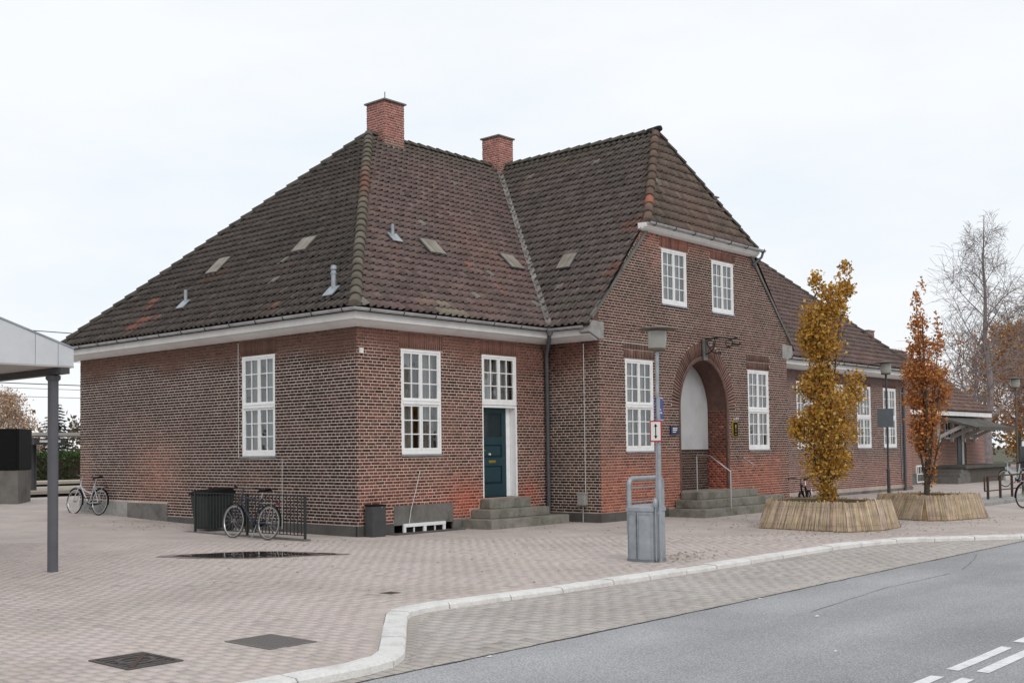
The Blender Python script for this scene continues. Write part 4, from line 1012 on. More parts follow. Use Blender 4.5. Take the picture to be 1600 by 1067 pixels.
# ---- chimneys
CHB = tone((160, 106, 97))
def chimney(cx, cy, w_, z0, z1, capw=0.055, dark=0.0, bw=None):
    h2 = w_/2; mb = MB(); mc = tone((214, 192, 183)); mb.box((cx-h2+.006, cy-h2+.006, z0-0.9), (cx+h2-.006, cy+h2-.006, z1), tuple(mc))
    ch = mb.build('chimney', M['mortar'], station); r = np.random.default_rng(int(cx*10))
    for (O, U, N) in (((cx-h2, cy-h2, 0), (1, 0, 0), (0, -1, 0)), ((cx-h2, cy+h2, 0), (0, -1, 0), (-1, 0, 0))):
        O, U, N = map(lambda q: np.array(q, float), (O, U, N))
        nc = int((z1-z0+0.9)/0.0667)
        for i in range(nc):
            za = z1-(i+1)*0.0667+0.0085; zb = z1-i*0.0667-0.0085; pitch = 0.24 if i % 2 == 0 else 0.12; off = -0.12 if i % 2 == 0 and (i//2) % 2 else (-0.06 if i % 2 else 0)
            k = 0
            while off+k*pitch < w_-0.02:
                u0 = max(0, off+k*pitch+0.008); u1 = min(w_, off+(k+1)*pitch-0.008); k += 1
                if u1-u0 < 0.03: continue
                c = CHB*(1+0.16*r.normal()); c = mixc(c, tone((112, 74, 66)), min(1, max(0, 0.25*r.normal()+0.1)))
                if dark: c = mixc(c, tone((110, 92, 84)), dark)
                t = sm(z0+0.1-za, 0, 0.3); c = mixc(c, tone((120, 104, 92)), 0.7*t)
                add_brick(ch, brick8(O, U, N, u0, u1, za, zb, 0.004, r), np.clip(c, 0.02, 0.6))
    mb = MB(); mb.box((cx-h2-capw, cy-h2-capw, z1), (cx+h2+capw, cy+h2+capw, z1+0.045)); mb.build('chimney_cap', M['cap_stone'], ch, bevel=0.008)
    mb = MB(); mb.obox((cx-h2-0.05, cy-h2-0.05, RIDGE-KF*(h2+0.12)-0.02), (w_+0.1, 0, 0), (0, 0.05, 0.0), (0, 0, 0.16)); mb.build('flashing', M['lead'], ch)
    return ch
c1 = chimney(5.97, YR, 0.72, 9.9, 10.90)
mb = MB(); mb.tube([(5.62, YR-0.36, 10.95), (5.62, YR-0.36, 11.12)], 0.012, 6); mb.build('lightning_rod', M['dark_grey'], c1)
chimney(10.60, YR-0.02, 0.66, 10.0, 10.86, 0.05); chimney(22.6, YR, 0.75, 9.9, 11.0)

# ---- the bricks themselves: the 300 that show largest singly, the rest in one mesh
B_V = np.array(B_V); B_C = np.array(B_C); o = np.argsort(-np.array(B_S))
for i in o[:300]:
    w = B_W[i]; link('brick', quads_mesh('brick', B_V[i:i+1], BF, B_C[i:i+1]), M['brick'], w.obj if isinstance(w, Wall) else w)
bo = link('brickwork', quads_mesh('brickwork', B_V[o[300:]], BF, B_C[o[300:]]), M['brick'], station); bo['kind'] = 'stuff'

# ---- small fittings on the walls
mb = MB(); mb.box((0.05, -0.06, 3.42), (0.135, -0.008, 3.53)); mb.build('sensor', M['sign_white'], station, bevel=0.006)
def cable(pts_, r=0.007, m='sign_white'):
    mb = MB(); mb.tube(pts_, r, 5); mb.build('cable', M[m], station)
cable([(1.72, -0.016, 1.05), (1.62, -0.016, 0.72), (1.45, -0.02, 0.25), (1.33, -0.075, -0.06)], 0.006)
cable([(XR-0.018, -1.11, 3.9), (XR-0.018, -1.11, 0.45)]); cable([(-0.018, 3.92, 3.9), (-0.018, 3.92, 1.36), (-0.02, 3.0, 1.335), (-0.02, 2.37, 1.33), (-0.03, 2.37, -0.15)], 0.006)
cable([(XR+0.15, -PJ-0.012, 3.965), (XR+2.6, -PJ-0.012, 3.955)], 0.008)
mb = MB(); mb.box((XR-0.14, -1.165, 0.17), (XR-0.008, -0.955, 0.42)); mb.box((XR-0.15, -1.18, 0.42), (XR-0.008, -0.94, 0.45)); mb.tube([(XR-0.06, -1.06, 0.18), (XR-0.06, -1.06, -0.22)], 0.018, 6); mb.build('meter_box', M['pale_concrete'], station, bevel=0.006)
# basement window under the front window
mb = MB(); ax0, ax1, az0, az1 = 1.2, 2.44, -0.30, -0.03
mb.box((ax0, -0.06, az1-0.07), (ax1, 0.0, az1)); mb.box((ax0, -0.055, az0), (ax0+0.07, 0.0, az1-0.07)); mb.box((ax1-0.07, -0.055, az0), (ax1, 0.0, az1-0.07)); mb.box((1.78, -0.055, az0), (1.86, 0.0, az1-0.07))
for x in (1.5, 2.12): mb.box((x, -0.04, az0), (x+0.03, 0.0, az1-0.07))
bw = mb.build('basement_window', M['white'], station); mb = MB(); mb.box((ax0, -0.02, -0.4), (ax1, 0.3, az1)); mb.build('pane', M['black'], bw)
mb = MB(); mb.box((0.72, -0.36, GZ-0.05), (2.74, -0.03, GZ+0.012)); mb.build('light_well', M['dark_plinth'], station, bevel=0.006)
# iron arm for a lantern over the arch, with a carved keystone
mb = MB(); kx = GCX
mb.poly_prism([(kx-0.09, -PJ-0.02, 3.72), (kx+0.09, -PJ-0.02, 3.72), (kx+0.13, -PJ-0.02, 4.28), (kx-0.13, -PJ-0.02, 4.28)], (0, -0.05, 0)); mb.build('keystone', M['concrete'], station, bevel=0.01)
mb = MB(); y0 = -PJ-0.05
mb.tube([(kx, y0, 4.27), (kx, y0-0.45, 4.29), (kx, y0-0.78, 4.22), (kx, y0-0.95, 4.24)], 0.022, 6); mb.tube([(kx, y0-0.01, 3.82), (kx, y0-0.01, 4.30)], 0.024, 6)
mb.tube([(kx, y0-0.42+0.36*math.cos(t), 4.25+0.36*math.sin(t)*1.05) for t in np.linspace(-PI*0.02, -PI*0.55, 10)][::-1], 0.018, 6)
mb.tube([(kx, y0-0.30*math.sin(t), 3.88+0.30*(1-math.cos(t))) for t in np.linspace(0, PI*0.62, 10)], 0.018, 6)
mb.tube([(kx, y0-0.16+0.1*math.cos(t), 4.14+0.1*math.sin(t)) for t in np.linspace(0, PI*1.6, 12)], 0.013, 6)
mb.tube([(kx, y0-0.70+0.10*math.cos(t), 4.12+0.10*math.sin(t)) for t in np.linspace(PI*0.5, PI*2.2, 12)], 0.015, 6)
mb.tube([(kx, y0-0.80, 4.10), (kx, y0-0.98, 4.06), (kx, y0-1.03, 4.10)], 0.03, 6)
mb.build('lantern_arm', M['black_iron'], station, smooth=True)
# hand rails at the arch
def hand_rail(x, full=True):
    mb = MB(); y1 = -1.75
    if full:
        mb.tube([(x, -1.62, 0.365), (x, -1.62, 1.26)], 0.017, 8); mb.tube([(x, -1.62, 1.26), (x, -2.0, 1.26), (x, -2.58, 0.86), (x, -2.58, -0.03)], 0.020, 8)
    else: mb.tube([(x, -PJ-0.02, 1.20), (x, -PJ-0.10, 1.22), (x, -PJ-0.16, 1.20), (x, -PJ-0.5, 0.98), (x, -PJ-0.45, 0.95)], 0.018, 8)
    mb.build('hand_rail', M['steel'], station, smooth=True)
hand_rail(10.05); hand_rail(12.25, False)

# ================================================================== everything else
def foliage(name, blobs, n, size, cols, parent, seed, matn='leaf', aspect=0.6, shell=0.35, droop=0.0, up=0.3):
    """many single leaves spread through the blobs; blob = (x,y,z,rx,ry,rz[,weight])"""
    r = np.random.default_rng(seed); w = np.array([(b[6] if len(b) > 6 else 1)*b[3]*b[4]*b[5] for b in blobs]) ** 0.8; w /= w.sum()
    bi = r.choice(len(blobs), n, p=w); B = np.array([b[:6] for b in blobs])[bi]
    d = r.normal(size=(n, 3)); d /= np.linalg.norm(d, axis=1)[:, None]
    rad = r.random(n)**shell*(1+0.10*r.normal(size=n)); P = B[:, :3]+d*rad[:, None]*B[:, 3:6]
    # clumps: pull leaves towards random twig ends
    k = max(8, n//9); tw = P[r.choice(n, k)]; ti = r.integers(0, k, n); near = np.linalg.norm(tw[ti]-P, axis=1) < B[:, 3:6].mean(1)*0.9
    P = np.where(near[:, None], P*0.35+(tw[ti]+r.normal(scale=size*1.3, size=(n, 3)))*0.65, P)
    ax = r.normal(size=(n, 3)); ax[:, 2] += up; ax += d*0.6; ax[:, 2] -= droop; ax /= np.linalg.norm(ax, axis=1)[:, None]
    t = np.cross(ax, r.normal(size=(n, 3))); t /= np.linalg.norm(t, axis=1)[:, None]; nn = np.cross(ax, t)
    s = size*(0.6+0.8*r.random(n))[:, None]; a = s*ax; b = s*aspect*0.5*t; f = nn*s*0.10
    V = np.stack([P, P+a*0.5-b+f, P+a*0.5, P+a*0.5+b+f, P+a, P+a*0.15-b*0.5+f*.6, P+a*0.15+b*0.5+f*.6, P+a*0.02], 1)
    F = [(7, 2, 1, 5), (7, 6, 3, 2), (2, 4, 4, 1)]
    V = V[:, [0, 1, 2, 3, 4]]; F = [(0, 2, 1, 1), (0, 3, 2, 2)]
    # two folded halves: base, side, tip, midrib
    V = np.stack([P, P+a*0.45-b+f, P+a, P+a*0.45+b+f], 1); F = [(0, 3, 2, 1)]
    C = np.array(cols)[r.integers(0, len(cols), n)]*(0.75+0.5*r.random(n))[:, None]
    o_ = link(name, quads_mesh(name, V, F, np.clip(C, 0.004, 0.9)), M[matn], parent); return o_

M['straw'] = mat('straw', tuple(tone((150, 128, 98))), 0.9, 0.2, 8)
# ---- columnar oaks in reed-clad planters
def reed_planter(base, h, inset, seed, label, skew):
    r = np.random.default_rng(seed); root = empty('planter', (0, 0, 0)); tag(root, label, 'planter', 'reed planters')
    base = [Vector((x, y, GZ+0.004)) for x, y in base]; cen = sum(base, Vector())/len(base); n = len(base)
    topz = GZ+h; top = [Vector((p.x+(cen.x-p.x)*inset, p.y+(cen.y-p.y)*inset, topz+r.normal(0, 0.008))) for p in base]
    reeds = MB()
    for i in range(n):
        a, b, c, d = base[i], base[(i+1) % n], top[(i+1) % n], top[i]
        nn = (b-a).cross(d-a).normalized()
        if nn.dot((a+b)/2-cen) < 0: nn = -nn
        mb = MB(); q = [a, b, c, d]; mb.add([p-nn*0.035 for p in q]+[p-nn*0.004 for p in q], [(3, 2, 1, 0), (4, 5, 6, 7), (0, 1, 5, 4), (1, 2, 6, 5), (2, 3, 7, 6), (3, 0, 4, 7)])
        mb.build('mat_panel', M['straw'], root)
        L_ = (b-a).length; k = int(L_/0.0125)
        for j in range(k):
            t0 = (j+0.5)/k+r.normal(0, 0.15/k); sk = skew[i % len(skew)]*0.12+r.normal(0, 0.010)
            lo = a.lerp(b, min(1, max(0, t0-sk/2))); hi = d.lerp(c, min(1, max(0, t0+sk/2))); s = (b-a).normalized()*(0.0065+0.004*r.random())
            e = r.normal(0, 0.018); hi = hi+(hi-lo).normalized()*e; lo = lo+(hi-lo).normalized()*abs(r.normal(0, 0.012)); o_ = nn*(0.002+0.006*r.random())
            cc = np.array(tone((186, 168, 146)))*(0.64+0.46*r.random())*np.array([1, 1+0.05*r.normal(), 1+0.10*r.normal()])
            if r.random() < 0.10: cc = cc*0.62
            mid = (lo+hi)/2+nn*(0.004+0.008*r.random())
            reeds.add([lo-s+o_*0, lo+nn*0.009+o_, lo+s, mid-s, mid+nn*0.009, mid+s, hi-s, hi+nn*0.009+o_, hi+s], [(0, 1, 4, 3), (1, 2, 5, 4), (3, 4, 7, 6), (4, 5, 8, 7)], np.clip(cc, 0.02, 0.7))
        mb = MB(); 
        for f in (0.18, 0.5, 0.82): mb.tube([a.lerp(d, f)+nn*0.012, b.lerp(c, f)+nn*0.012], 0.0016, 4)
        mb.build('binding_wire', M['rust'], root)
    o_ = reeds.build('reeds', M['tile'], root); o_['kind'] = 'stuff'
    mb = MB(); vs = [tuple(p+Vector((0, 0, -0.06))) for p in top]; mb.add(vs, [tuple(range(n))]); mb.build('soil', M['soil'], root)
    return cen
SK = tag
p1 = reed_planter([(6.32, -5.32), (6.12, -7.35), (6.95, -7.68), (8.05, -7.62), (8.4, -5.6), (7.4, -4.9)], 0.56, 0.13, 31, 'reed clad planter nearest the road holding the golden oak', [0.3, 0.0, 1.2, 0.4, 0, 0])
p2 = reed_planter([(10.75, -6.0), (10.25, -7.3), (10.5, -7.68), (12.05, -8.05), (12.5, -6.3), (11.4, -5.6)], 0.55, 0.13, 32, 'reed clad planter farther along the pavement holding the rusty orange oak', [1.6, -0.6, 0.2, 0.3, 0, 0])
RV = np.array([rt.x, rt.y, 0]); FV = np.array([fw.x, fw.y, 0])/math.hypot(fw.x, fw.y)
def oak(base, px, prof, cols, n, size, label, seed, limbs):
    """prof: crown masses as (offset right, height, half width, half height)"""
    base = np.array(base, float); root = empty('oak_tree', tuple(base)); tag(root, label, 'tree', 'columnar oaks in planters'); r = np.random.default_rng(seed)
    mb = MB(); ht = max(p[1]+p[3]*0.6 for p in prof)
    pts_ = [Vector((0.03*math.sin(z*2.1)+0.0, 0.03*math.cos(z*1.7), z)) for z in np.linspace(-0.35, ht*0.85, 12)]
    mb.tube(pts_, list(np.linspace(0.075, 0.012, 12)), 8); mb.build('trunk', M['bark'], root, smooth=True)
    for (z0, off, dep, z1) in limbs:
        mb = MB(); e = RV*off+FV*dep; P = [Vector((e[0]*t**0.8, e[1]*t**0.8, z0+(z1-z0)*t)) for t in np.linspace(0, 1, 7)]
        mb.tube(P, list(np.linspace(0.03, 0.006, 7)), 6)
        for k in range(6):
            t = 0.3+0.6*r.random(); q = P[int(t*6)]; v = Vector(tuple(r.normal(size=3)*np.array([.16, .16, .05])+np.array([0, 0, .28]))); mb.tube([q, q+v*0.5, q+v], [0.008, 0.006, 0.003], 5)
        mb.build('limb', M['bark'], root, smooth=True)
    blobs = []
    for (off, z, hw, hh) in prof:
        for k in range(5):
            a = r.random()*2*PI; q = RV*(off+hw*0.45*math.cos(a))+FV*(hw*0.5*math.sin(a)); zz = z+hh*0.55*r.normal()*0.8
            blobs.append((q[0], q[1], zz, hw*0.62, hw*0.62, hh*0.55))
        q = RV*off; blobs.append((q[0], q[1], z, hw*0.85, hw*0.85, hh, 0.7))
    o_ = foliage('crown', blobs, n, size, cols, root, seed+1, shell=0.45, aspect=0.75, up=0.5); o_['kind'] = 'stuff'
    return root
GOLD = [s2l(c) for c in ((220, 176, 84), (206, 158, 64), (190, 144, 60), (226, 188, 98), (164, 122, 56), (134, 102, 58), (194, 154, 86), (182, 150, 78), (196, 136, 62), (156, 128, 66))]
RUST = [s2l(c) for c in ((212, 148, 82), (194, 126, 68), (172, 108, 64), (220, 166, 94), (148, 100, 66), (186, 122, 80), (170, 124, 90))]
oak((7.35, -6.35, 0.28), 1280, [(0.0, 0.40, 0.26, 0.40), (0.0, 0.95, 0.55, 0.50), (0.08, 1.5, 0.66, 0.55), (-0.50, 1.6, 0.28, 0.40), (0.20, 2.05, 0.66, 0.50), (0.66, 2.35, 0.24, 0.42), (-0.05, 2.75, 0.34, 0.38), (-0.02, 3.25, 0.47, 0.42), (0.0, 3.7, 0.54, 0.45), (-0.24, 3.55, 0.26, 0.4), (0.16, 4.2, 0.38, 0.34), (0.44, 4.5, 0.26, 0.34), (0.52, 4.85, 0.15, 0.22), (-0.10, 4.65, 0.18, 0.28)], GOLD, 17000, 0.066,
    'tall narrow oak with golden leaves in the nearer reed planter', 41, [(0.1, -0.4, 0.1, 1.8), (0.15, 0.5, -0.1, 2.5), (0.3, 0.2, 0.35, 2.4), (0.3, -0.1, -0.35, 2.0), (1.2, 0.45, 0.1, 4.4), (1.6, -0.15, 0.1, 4.3), (1.4, 0.1, -0.25, 4.0)])
oak((11.35, -6.95, 0.28), 1455, [(0.05, 0.55, 0.16, 0.30), (0.06, 1.1, 0.34, 0.40), (-0.2, 1.5, 0.30, 0.35), (0.1, 1.75, 0.42, 0.40), (-0.28, 2.2, 0.30, 0.35), (0.0, 2.5, 0.48, 0.42), (-0.15, 2.9, 0.44, 0.36), (0.30, 2.75, 0.26, 0.35), (-0.05, 3.35, 0.36, 0.40), (0.34, 3.4, 0.16, 0.4), (-0.10, 3.95, 0.24, 0.40), (0.32, 4.0, 0.09, 0.28), (-0.16, 4.5, 0.13, 0.35), (0.02, 4.85, 0.06, 0.22), (0.45, 2.3, 0.2, 0.3)], RUST, 7000, 0.066,
    'slender oak with rusty orange leaves in the farther reed planter', 43, [(0.2, -0.3, 0.1, 2.4), (0.3, 0.34, 0.0, 3.8), (0.5, 0.3, 0.3, 2.6), (0.5, -0.1, -0.3, 2.6), (1.0, 0.4, -0.1, 3.0), (1.4, -0.12, 0.1, 4.6), (0.2, 0.25, -0.2, 1.5)])

# ---- lamps
def street_lamp(x, y, zt, label, r=0.027, k=1.0, m='galv', zb=GZ):
    root = empty('street_lamp', (x, y, zb)); tag(root, label, 'street lamp', 'street lamps with flat round shades'); h = zt-zb
    mb = MB(); mb.tube([(0, 0, -0.1), (0, 0, 0.8)], 0.045*k, 12); mb.lathe([(0.052*k, 0.78), (0.05*k, 0.84), (r, 0.90)], (0, 0, 0), 12); mb.tube([(0, 0, 0.85), (0, 0, h-0.36*k)], r, 12); mb.build('pole', M[m], root, smooth=True)
    mb = MB(); mb.lathe([(0.055*k, h-0.40*k), (0.125*k, h-0.385*k), (0.13*k, h-0.36*k), (0.13*k, h-0.35*k)], (0, 0, 0), 20); mb.build('collar', M['lamp_metal'], root, smooth=True)
    mb = MB(); mb.lathe([(0.128*k, h-0.35*k), (0.138*k, h-0.30*k), (0.142*k, h-0.20*k), (0.140*k, h-0.09*k)], (0, 0, 0), 20); mb.build('lamp_glass', M['lamp_glass'], root, smooth=True)
    mb = MB(); mb.tube([(0.05*k, 0, h-0.36*k), (0.05*k, 0, h-0.1*k)], 0.03*k, 8); mb.build('lamp_holder', M['dark_grey'], root)
    mb = MB(); mb.lathe([(0.10*k, h-0.085*k), (0.285*k, h-0.072*k), (0.298*k, h-0.062*k), (0.27*k, h-0.052*k), (0.17*k, h-0.030*k), (0.05*k, h-0.012*k), (0.012, h)], (0, 0, 0), 28); mb.build('lamp_shade', M['lamp_metal'], root, smooth=True); return root
lamp1 = street_lamp(-0.583, -7.364, 3.31, 'street lamp with brown disc shade standing behind the galvanised litter bin')
lamp1.rotation_euler = (math.radians(0.75), math.radians(0.65), 0)
street_lamp(23.57, -1.03, 4.42, 'street lamp with grey board on its pole beside the right wing', 0.035, 1.25, 'dark_grey')
street_lamp(38.1, -0.9, 4.45, 'distant street lamp at the right edge behind the bicycles', 0.04, 1.3, 'lamp_metal')
mb = MB(); mb.box((23.44, -1.30, 2.10), (23.47, -0.74, 2.74)); mb.tube([(23.48, -1.2, 2.6), (23.57, -1.03, 2.6)], 0.02, 6)
b = mb.build('sign_board', M['board_grey']); tag(b, 'blank grey sign back strapped to the middle lamp post', 'sign')

# ---- sign post with its signs, litter bin, hoop
mb = MB(); mb.tube([(-0.85, -7.60, GZ-0.1), (-0.85, -7.60, 2.20)], 0.030, 12); mb.tube([(-0.85, -7.60, 2.20), (-0.85, -7.60, 2.215)], 0.038, 12)
sp = mb.build('sign_post', M['galv'], None, smooth=True); tag(sp, 'galvanised sign post with two signs next to the litter bin', 'sign post')
mb = MB(); mb.tube([(-0.92, -7.60, 0.5), (-0.80, -7.60, 0.5)], 0.012, 6); mb.tube([(-0.85, -7.60, 0.47), (-0.85, -7.60, 0.53)], 0.042, 10); mb.build('clamp', M['galv'], sp)
def plate(name, label, cat, o, w, u, t, m):
    o, w, u, t = map(Vector, (o, w, u, t)); mb = MB(); mb.obox(o, w, u, t); b = mb.build(name, m); tag(b, label, cat); return b
o = Vector((-0.932, -7.505, 1.545)); wv = Vector((0.036, -0.178, 0)); uv = Vector((0, 0, 0.315)); nv = Vector((-1, -0.2, 0)).normalized()
ts = plate('traffic_sign', 'white sign with red border and a black double headed vertical arrow', 'sign', o, wv, uv, -nv*0.008, M['red'])
def on_sign(pts_, e): return [o+wv*a+uv*b_+nv*e for a, b_ in pts_]
mb = MB(); mb.add(on_sign([(.09, .065), (.91, .065), (.91, .935), (.09, .935)], 0.0015), [(3, 2, 1, 0)]); mb.build('sign_face', M['sign_white'], ts)
mb = MB(); mb.add(on_sign([(.455, .25), (.545, .25), (.545, .75), (.455, .75)], 0.003), [(3, 2, 1, 0)])
mb.add(on_sign([(.5, .14), (.66, .30), (.5, .27), (.34, .30)], 0.003), [(3, 2, 1, 0)]); mb.add(on_sign([(.5, .86), (.66, .70), (.5, .73), (.34, .70)], 0.003), [(0, 1, 2, 3)]); mb.build('arrow', M['black'], ts)
o = Vector((-0.875, -7.58, 1.87)); wv = Vector((0.34, 0.10, 0)); uv = Vector((0, 0, 0.335)); nv = Vector((0.10, -0.34, 0)).normalized()
bs = plate('bus_sign', 'blue sign seen edge on above the double arrow sign', 'sign', o, wv, uv, -nv*0.01, M['blue'])
mb = MB()
for (a0, b0, a1, b1) in ((0.12, .62, .5, .9), (0.12, .10, .3, .24), (0.12, .30, .85, .36), (0.12, .44, .7, .50)): mb.add(on_sign([(a0, b0), (a1, b0), (a1, b1), (a0, b1)], 0.0025), [(0, 1, 2, 3)])
mb.build('print', M['sign_white'], bs); mb = MB()
mb.add(on_sign([(0, 0), (1, 0), (1, .03), (0, .03)], 0.002), [(0, 1, 2, 3)]); mb.add(on_sign([(0, .97), (1, .97), (1, 1), (0, 1)], 0.002), [(0, 1, 2, 3)]); mb.build('border', M['sign_white'], bs)
# litter bin: bowed front of two sheets, domed lid, side rod with hinge
root = empty('litter_bin', (-0.93, -7.30, GZ)); tag(root, 'galvanised steel litter bin with bowed front beside the sign post', 'litter bin')
W2 = 0.235
def bow(v, d=0.07): return -d*(1-(v/W2)**2)
def bowbody(z0, z1, va, vb, n, ex=0.0):
    mb = MB(); vs = [(bow(va+(vb-va)*i/n)-ex, -(va+(vb-va)*i/n)) for i in range(n+1)]
    P = [(x, y) for x, y in vs]+[(0.33, -vb), (0.33, -va)]
    m_ = len(P); mb.add([(x, y, z0) for x, y in P]+[(x, y, z1) for x, y in P], [tuple(range(m_)), tuple(reversed(range(m_, 2*m_)))]+[(i, m_+i, m_+(i+1) % m_, (i+1) % m_) for i in range(m_)])
    return mb
bowbody(0.02, 0.74, -W2+0.012, -0.02, 6).build('body', M['galv'], root); bowbody(0.02, 0.74, -0.008, W2-0.012, 6).build('door', M['galv'], root)
bowbody(0.0, 0.04, -W2, W2, 12, 0.012).build('base', M['galv_dark'], root); bowbody(0.745, 0.80, -W2-0.008, W2+0.008, 12, 0.018).build('rim', M['galv'], root)
mb = MB(); n = 12; ring = [(bow(-W2+2*W2*i/n)-0.01, W2-2*W2*i/n) for i in range(n+1)]+[(0.33, -W2), (0.33, W2)]; m_ = len(ring)
mb.add([(x, y, 0.80) for x, y in ring]+[(0.14+(x-0.14)*0.5, y*0.5, 0.84) for x, y in ring]+[(0.14, 0, 0.85)], [(i, (i+1) % m_, m_+(i+1) % m_, m_+i) for i in range(m_)]+[(m_+i, m_+(i+1) % m_, 2*m_) for i in range(m_)])
ob = mb.build('lid', M['galv'], root, smooth=True); bm = bmesh.new(); bm.from_mesh(ob.data); bmesh.ops.recalc_face_normals(bm, faces=bm.faces); bm.to_mesh(ob.data); bm.free()
for (va, vb) in ((-W2+0.03, -0.035), (0.01, W2-0.03)):
    mb = MB(); k = 8; L1 = [(bow(va+(vb-va)*i/k)-0.006, -(va+(vb-va)*i/k), 0.70) for i in range(k+1)]; mb.tube(L1, 0.006, 6); mb.tube([L1[0], (L1[0][0], L1[0][1], 0.05)], 0.006, 6); mb.tube([L1[-1], (L1[-1][0], L1[-1][1], 0.05)], 0.006, 6); mb.build('bead', M['galv'], root)
mb = MB(); mb.tube([(0.03, -W2-0.02, 0.02), (0.03, -W2-0.02, 0.86)], 0.012, 8); mb.lathe([(0.03, 0.80), (0.042, 0.84), (0.03, 0.92), (0.01, 0.94)], (0.03, -W2-0.02, 0), 10); mb.build('hinge_rod', M['galv'], root, smooth=True)
root = empty('barrier_hoop', (3.57, -4.0, GZ)); tag(root, 'thick grey tubular barrier hoop with two thin rails in front of the gable', 'barrier')
mb = MB(); mb.tube([(0, 0, -0.1), (0, 0, 0.95)]+[(0.13-0.13*math.cos(t), 0, 0.95+0.13*math.sin(t)) for t in np.linspace(0.2, PI/2, 6)]+[(1.0, 0, 1.08)]+[(1.05+0.13*math.sin(t), 0, 0.95+0.13*math.cos(t)) for t in np.linspace(0, PI/2, 6)]+[(1.18, 0, -0.1)], 0.052, 12); mb.build('hoop', M['galv'], root, smooth=True)
for z in (0.90, 0.62, 0.34):
    mb = MB(); mb.tube([(0.03, 0, z), (1.16, 0, z)], 0.016, 8); mb.build('rail', M['galv'], root)

# ---- signs on the gable
ps = plate('information_plaque', 'small navy plaque with white lines left of the arch', 'sign', (8.93, -PJ-0.05, 1.80), (0.36, 0, 0), (0, 0, 0.21), (0, 0.03, 0), M['navy'])
mb = MB()
for (a, b_, c, d) in ((9.0, 1.94, 9.22, 1.965), (9.0, 1.895, 9.2, 1.92), (9.0, 1.85, 9.15, 1.87)): mb.add([(a, -PJ-0.054, b_), (c, -PJ-0.054, b_), (c, -PJ-0.054, d), (a, -PJ-0.054, d)], [(0, 1, 2, 3)])
mb.build('print', M['sign_white'], ps)
ws = plate('wall_sign', 'black wall sign with yellow border and yellow emblem right of the arch', 'sign', (11.98, -PJ-0.045, 1.75), (0.27, 0, 0), (0, 0, 0.40), (0, 0.03, 0), M['yellow'])
mb = MB(); Yp = -PJ-0.050
def wq(pts_): mb.add([(11.98+x, Yp, 1.75+z) for x, z in pts_], [tuple(range(len(pts_)))])
wq([(0.014, 0.014), (0.256, 0.014), (0.256, 0.386), (0.014, 0.386)]); mb.build('sign_face', M['black'], ws)
mb = MB(); Yp = -PJ-0.055
wq([(0.10, 0.30), (0.118, 0.22), (0.152, 0.22), (0.17, 0.30), (0.155, 0.32), (0.115, 0.32)]); wq([(0.128, 0.15), (0.142, 0.15), (0.142, 0.22), (0.128, 0.22)]); wq([(0.105, 0.135), (0.165, 0.135), (0.165, 0.15), (0.105, 0.15)]); wq([(0.08, 0.06), (0.19, 0.06), (0.19, 0.072), (0.08, 0.072)])
mb.build('emblem', M['yellow'], ws)
mb = MB(); mb.tube([(12.08, -PJ-0.01, 2.20), (12.08, -PJ-0.10, 2.26), (12.08, -PJ-0.10, 2.20)], 0.012, 6); mb.tube([(12.16, -PJ-0.01, 2.20), (12.16, -PJ-0.10, 2.26), (12.16, -PJ-0.10, 2.20)], 0.012, 6); mb.build('light_bracket', M['sign_white'], ws)

# ---- iron railing round the cellar stair, wheeled bin, litter box
root = empty('railing', (0, 0, 0)); tag(root, 'dark iron railing round the cellar stair at the left wall', 'railing')
fx, fy0, fy1, fz0, fz1 = -1.22, 0.14, 3.80, GZ, 0.64
mb = MB(); mb.box((fx-0.10, fy0-0.10, GZ-0.2), (fx+0.06, fy1+0.35, GZ+0.03)); mb.build('kerb_edge', M['concrete'], root)
mb = MB(); mb.box((fx-0.02, fy0, fz1-0.012), (fx+0.02, fy1, fz1)); mb.box((fx-0.015, fy0, fz0+0.09), (fx+0.015, fy1, fz0+0.105)); mb.build('rail', M['black_iron'], root)
for (x, y) in ((fx, fy0), (fx, fy1), (fx, (fy0+fy1)/2)):
    mb = MB(); mb.box((x-0.02, y-0.02, GZ), (x+0.02, y+0.02, fz1+0.015)); mb.build('post', M['black_iron'], root)
bar0 = None
def add_bar(x, y):
    global bar0
    if bar0 is None:
        mb = MB(); mb.box((-0.008, -0.008, GZ+0.09), (0.008, 0.008, fz1-0.013)); bar0 = mb.build('bar', M['black_iron'], root); c = bar0
    else: c = bar0.copy(); col.objects.link(c)
    c.location = (x, y, 0); c.parent = root
for k in range(1, 33): add_bar(fx, fy0+(fy1-fy0)*k/33)
mb = MB(); mb.box((fx+0.08, fy0+0.09, GZ-0.06), (-0.03, fy1, GZ-0.05)); mb.build('stair_floor', M['dark_plinth'], root)
root = empty('wheeled_bin', (-0.72, 3.90, GZ+0.0)); tag(root, 'dark wheeled bin with closed lid behind the iron railing', 'waste bin'); root.scale = (0.9, 0.80, 0.97)
mb = MB(); b0 = [(-0.30, -0.34), (0.30, -0.34), (0.30, 0.34), (-0.30, 0.34)]; t0 = [(-0.38, -0.42), (0.38, -0.42), (0.38, 0.42), (-0.38, 0.42)]
mb.add([(x, y, 0.08) for x, y in b0]+[(x, y, 0.82) for x, y in t0], [(3, 2, 1, 0), (4, 5, 6, 7)]+[(i, (i+1) % 4, 4+(i+1) % 4, 4+i) for i in range(4)]); mb.build('body', M['black_iron'], root, bevel=0.02)
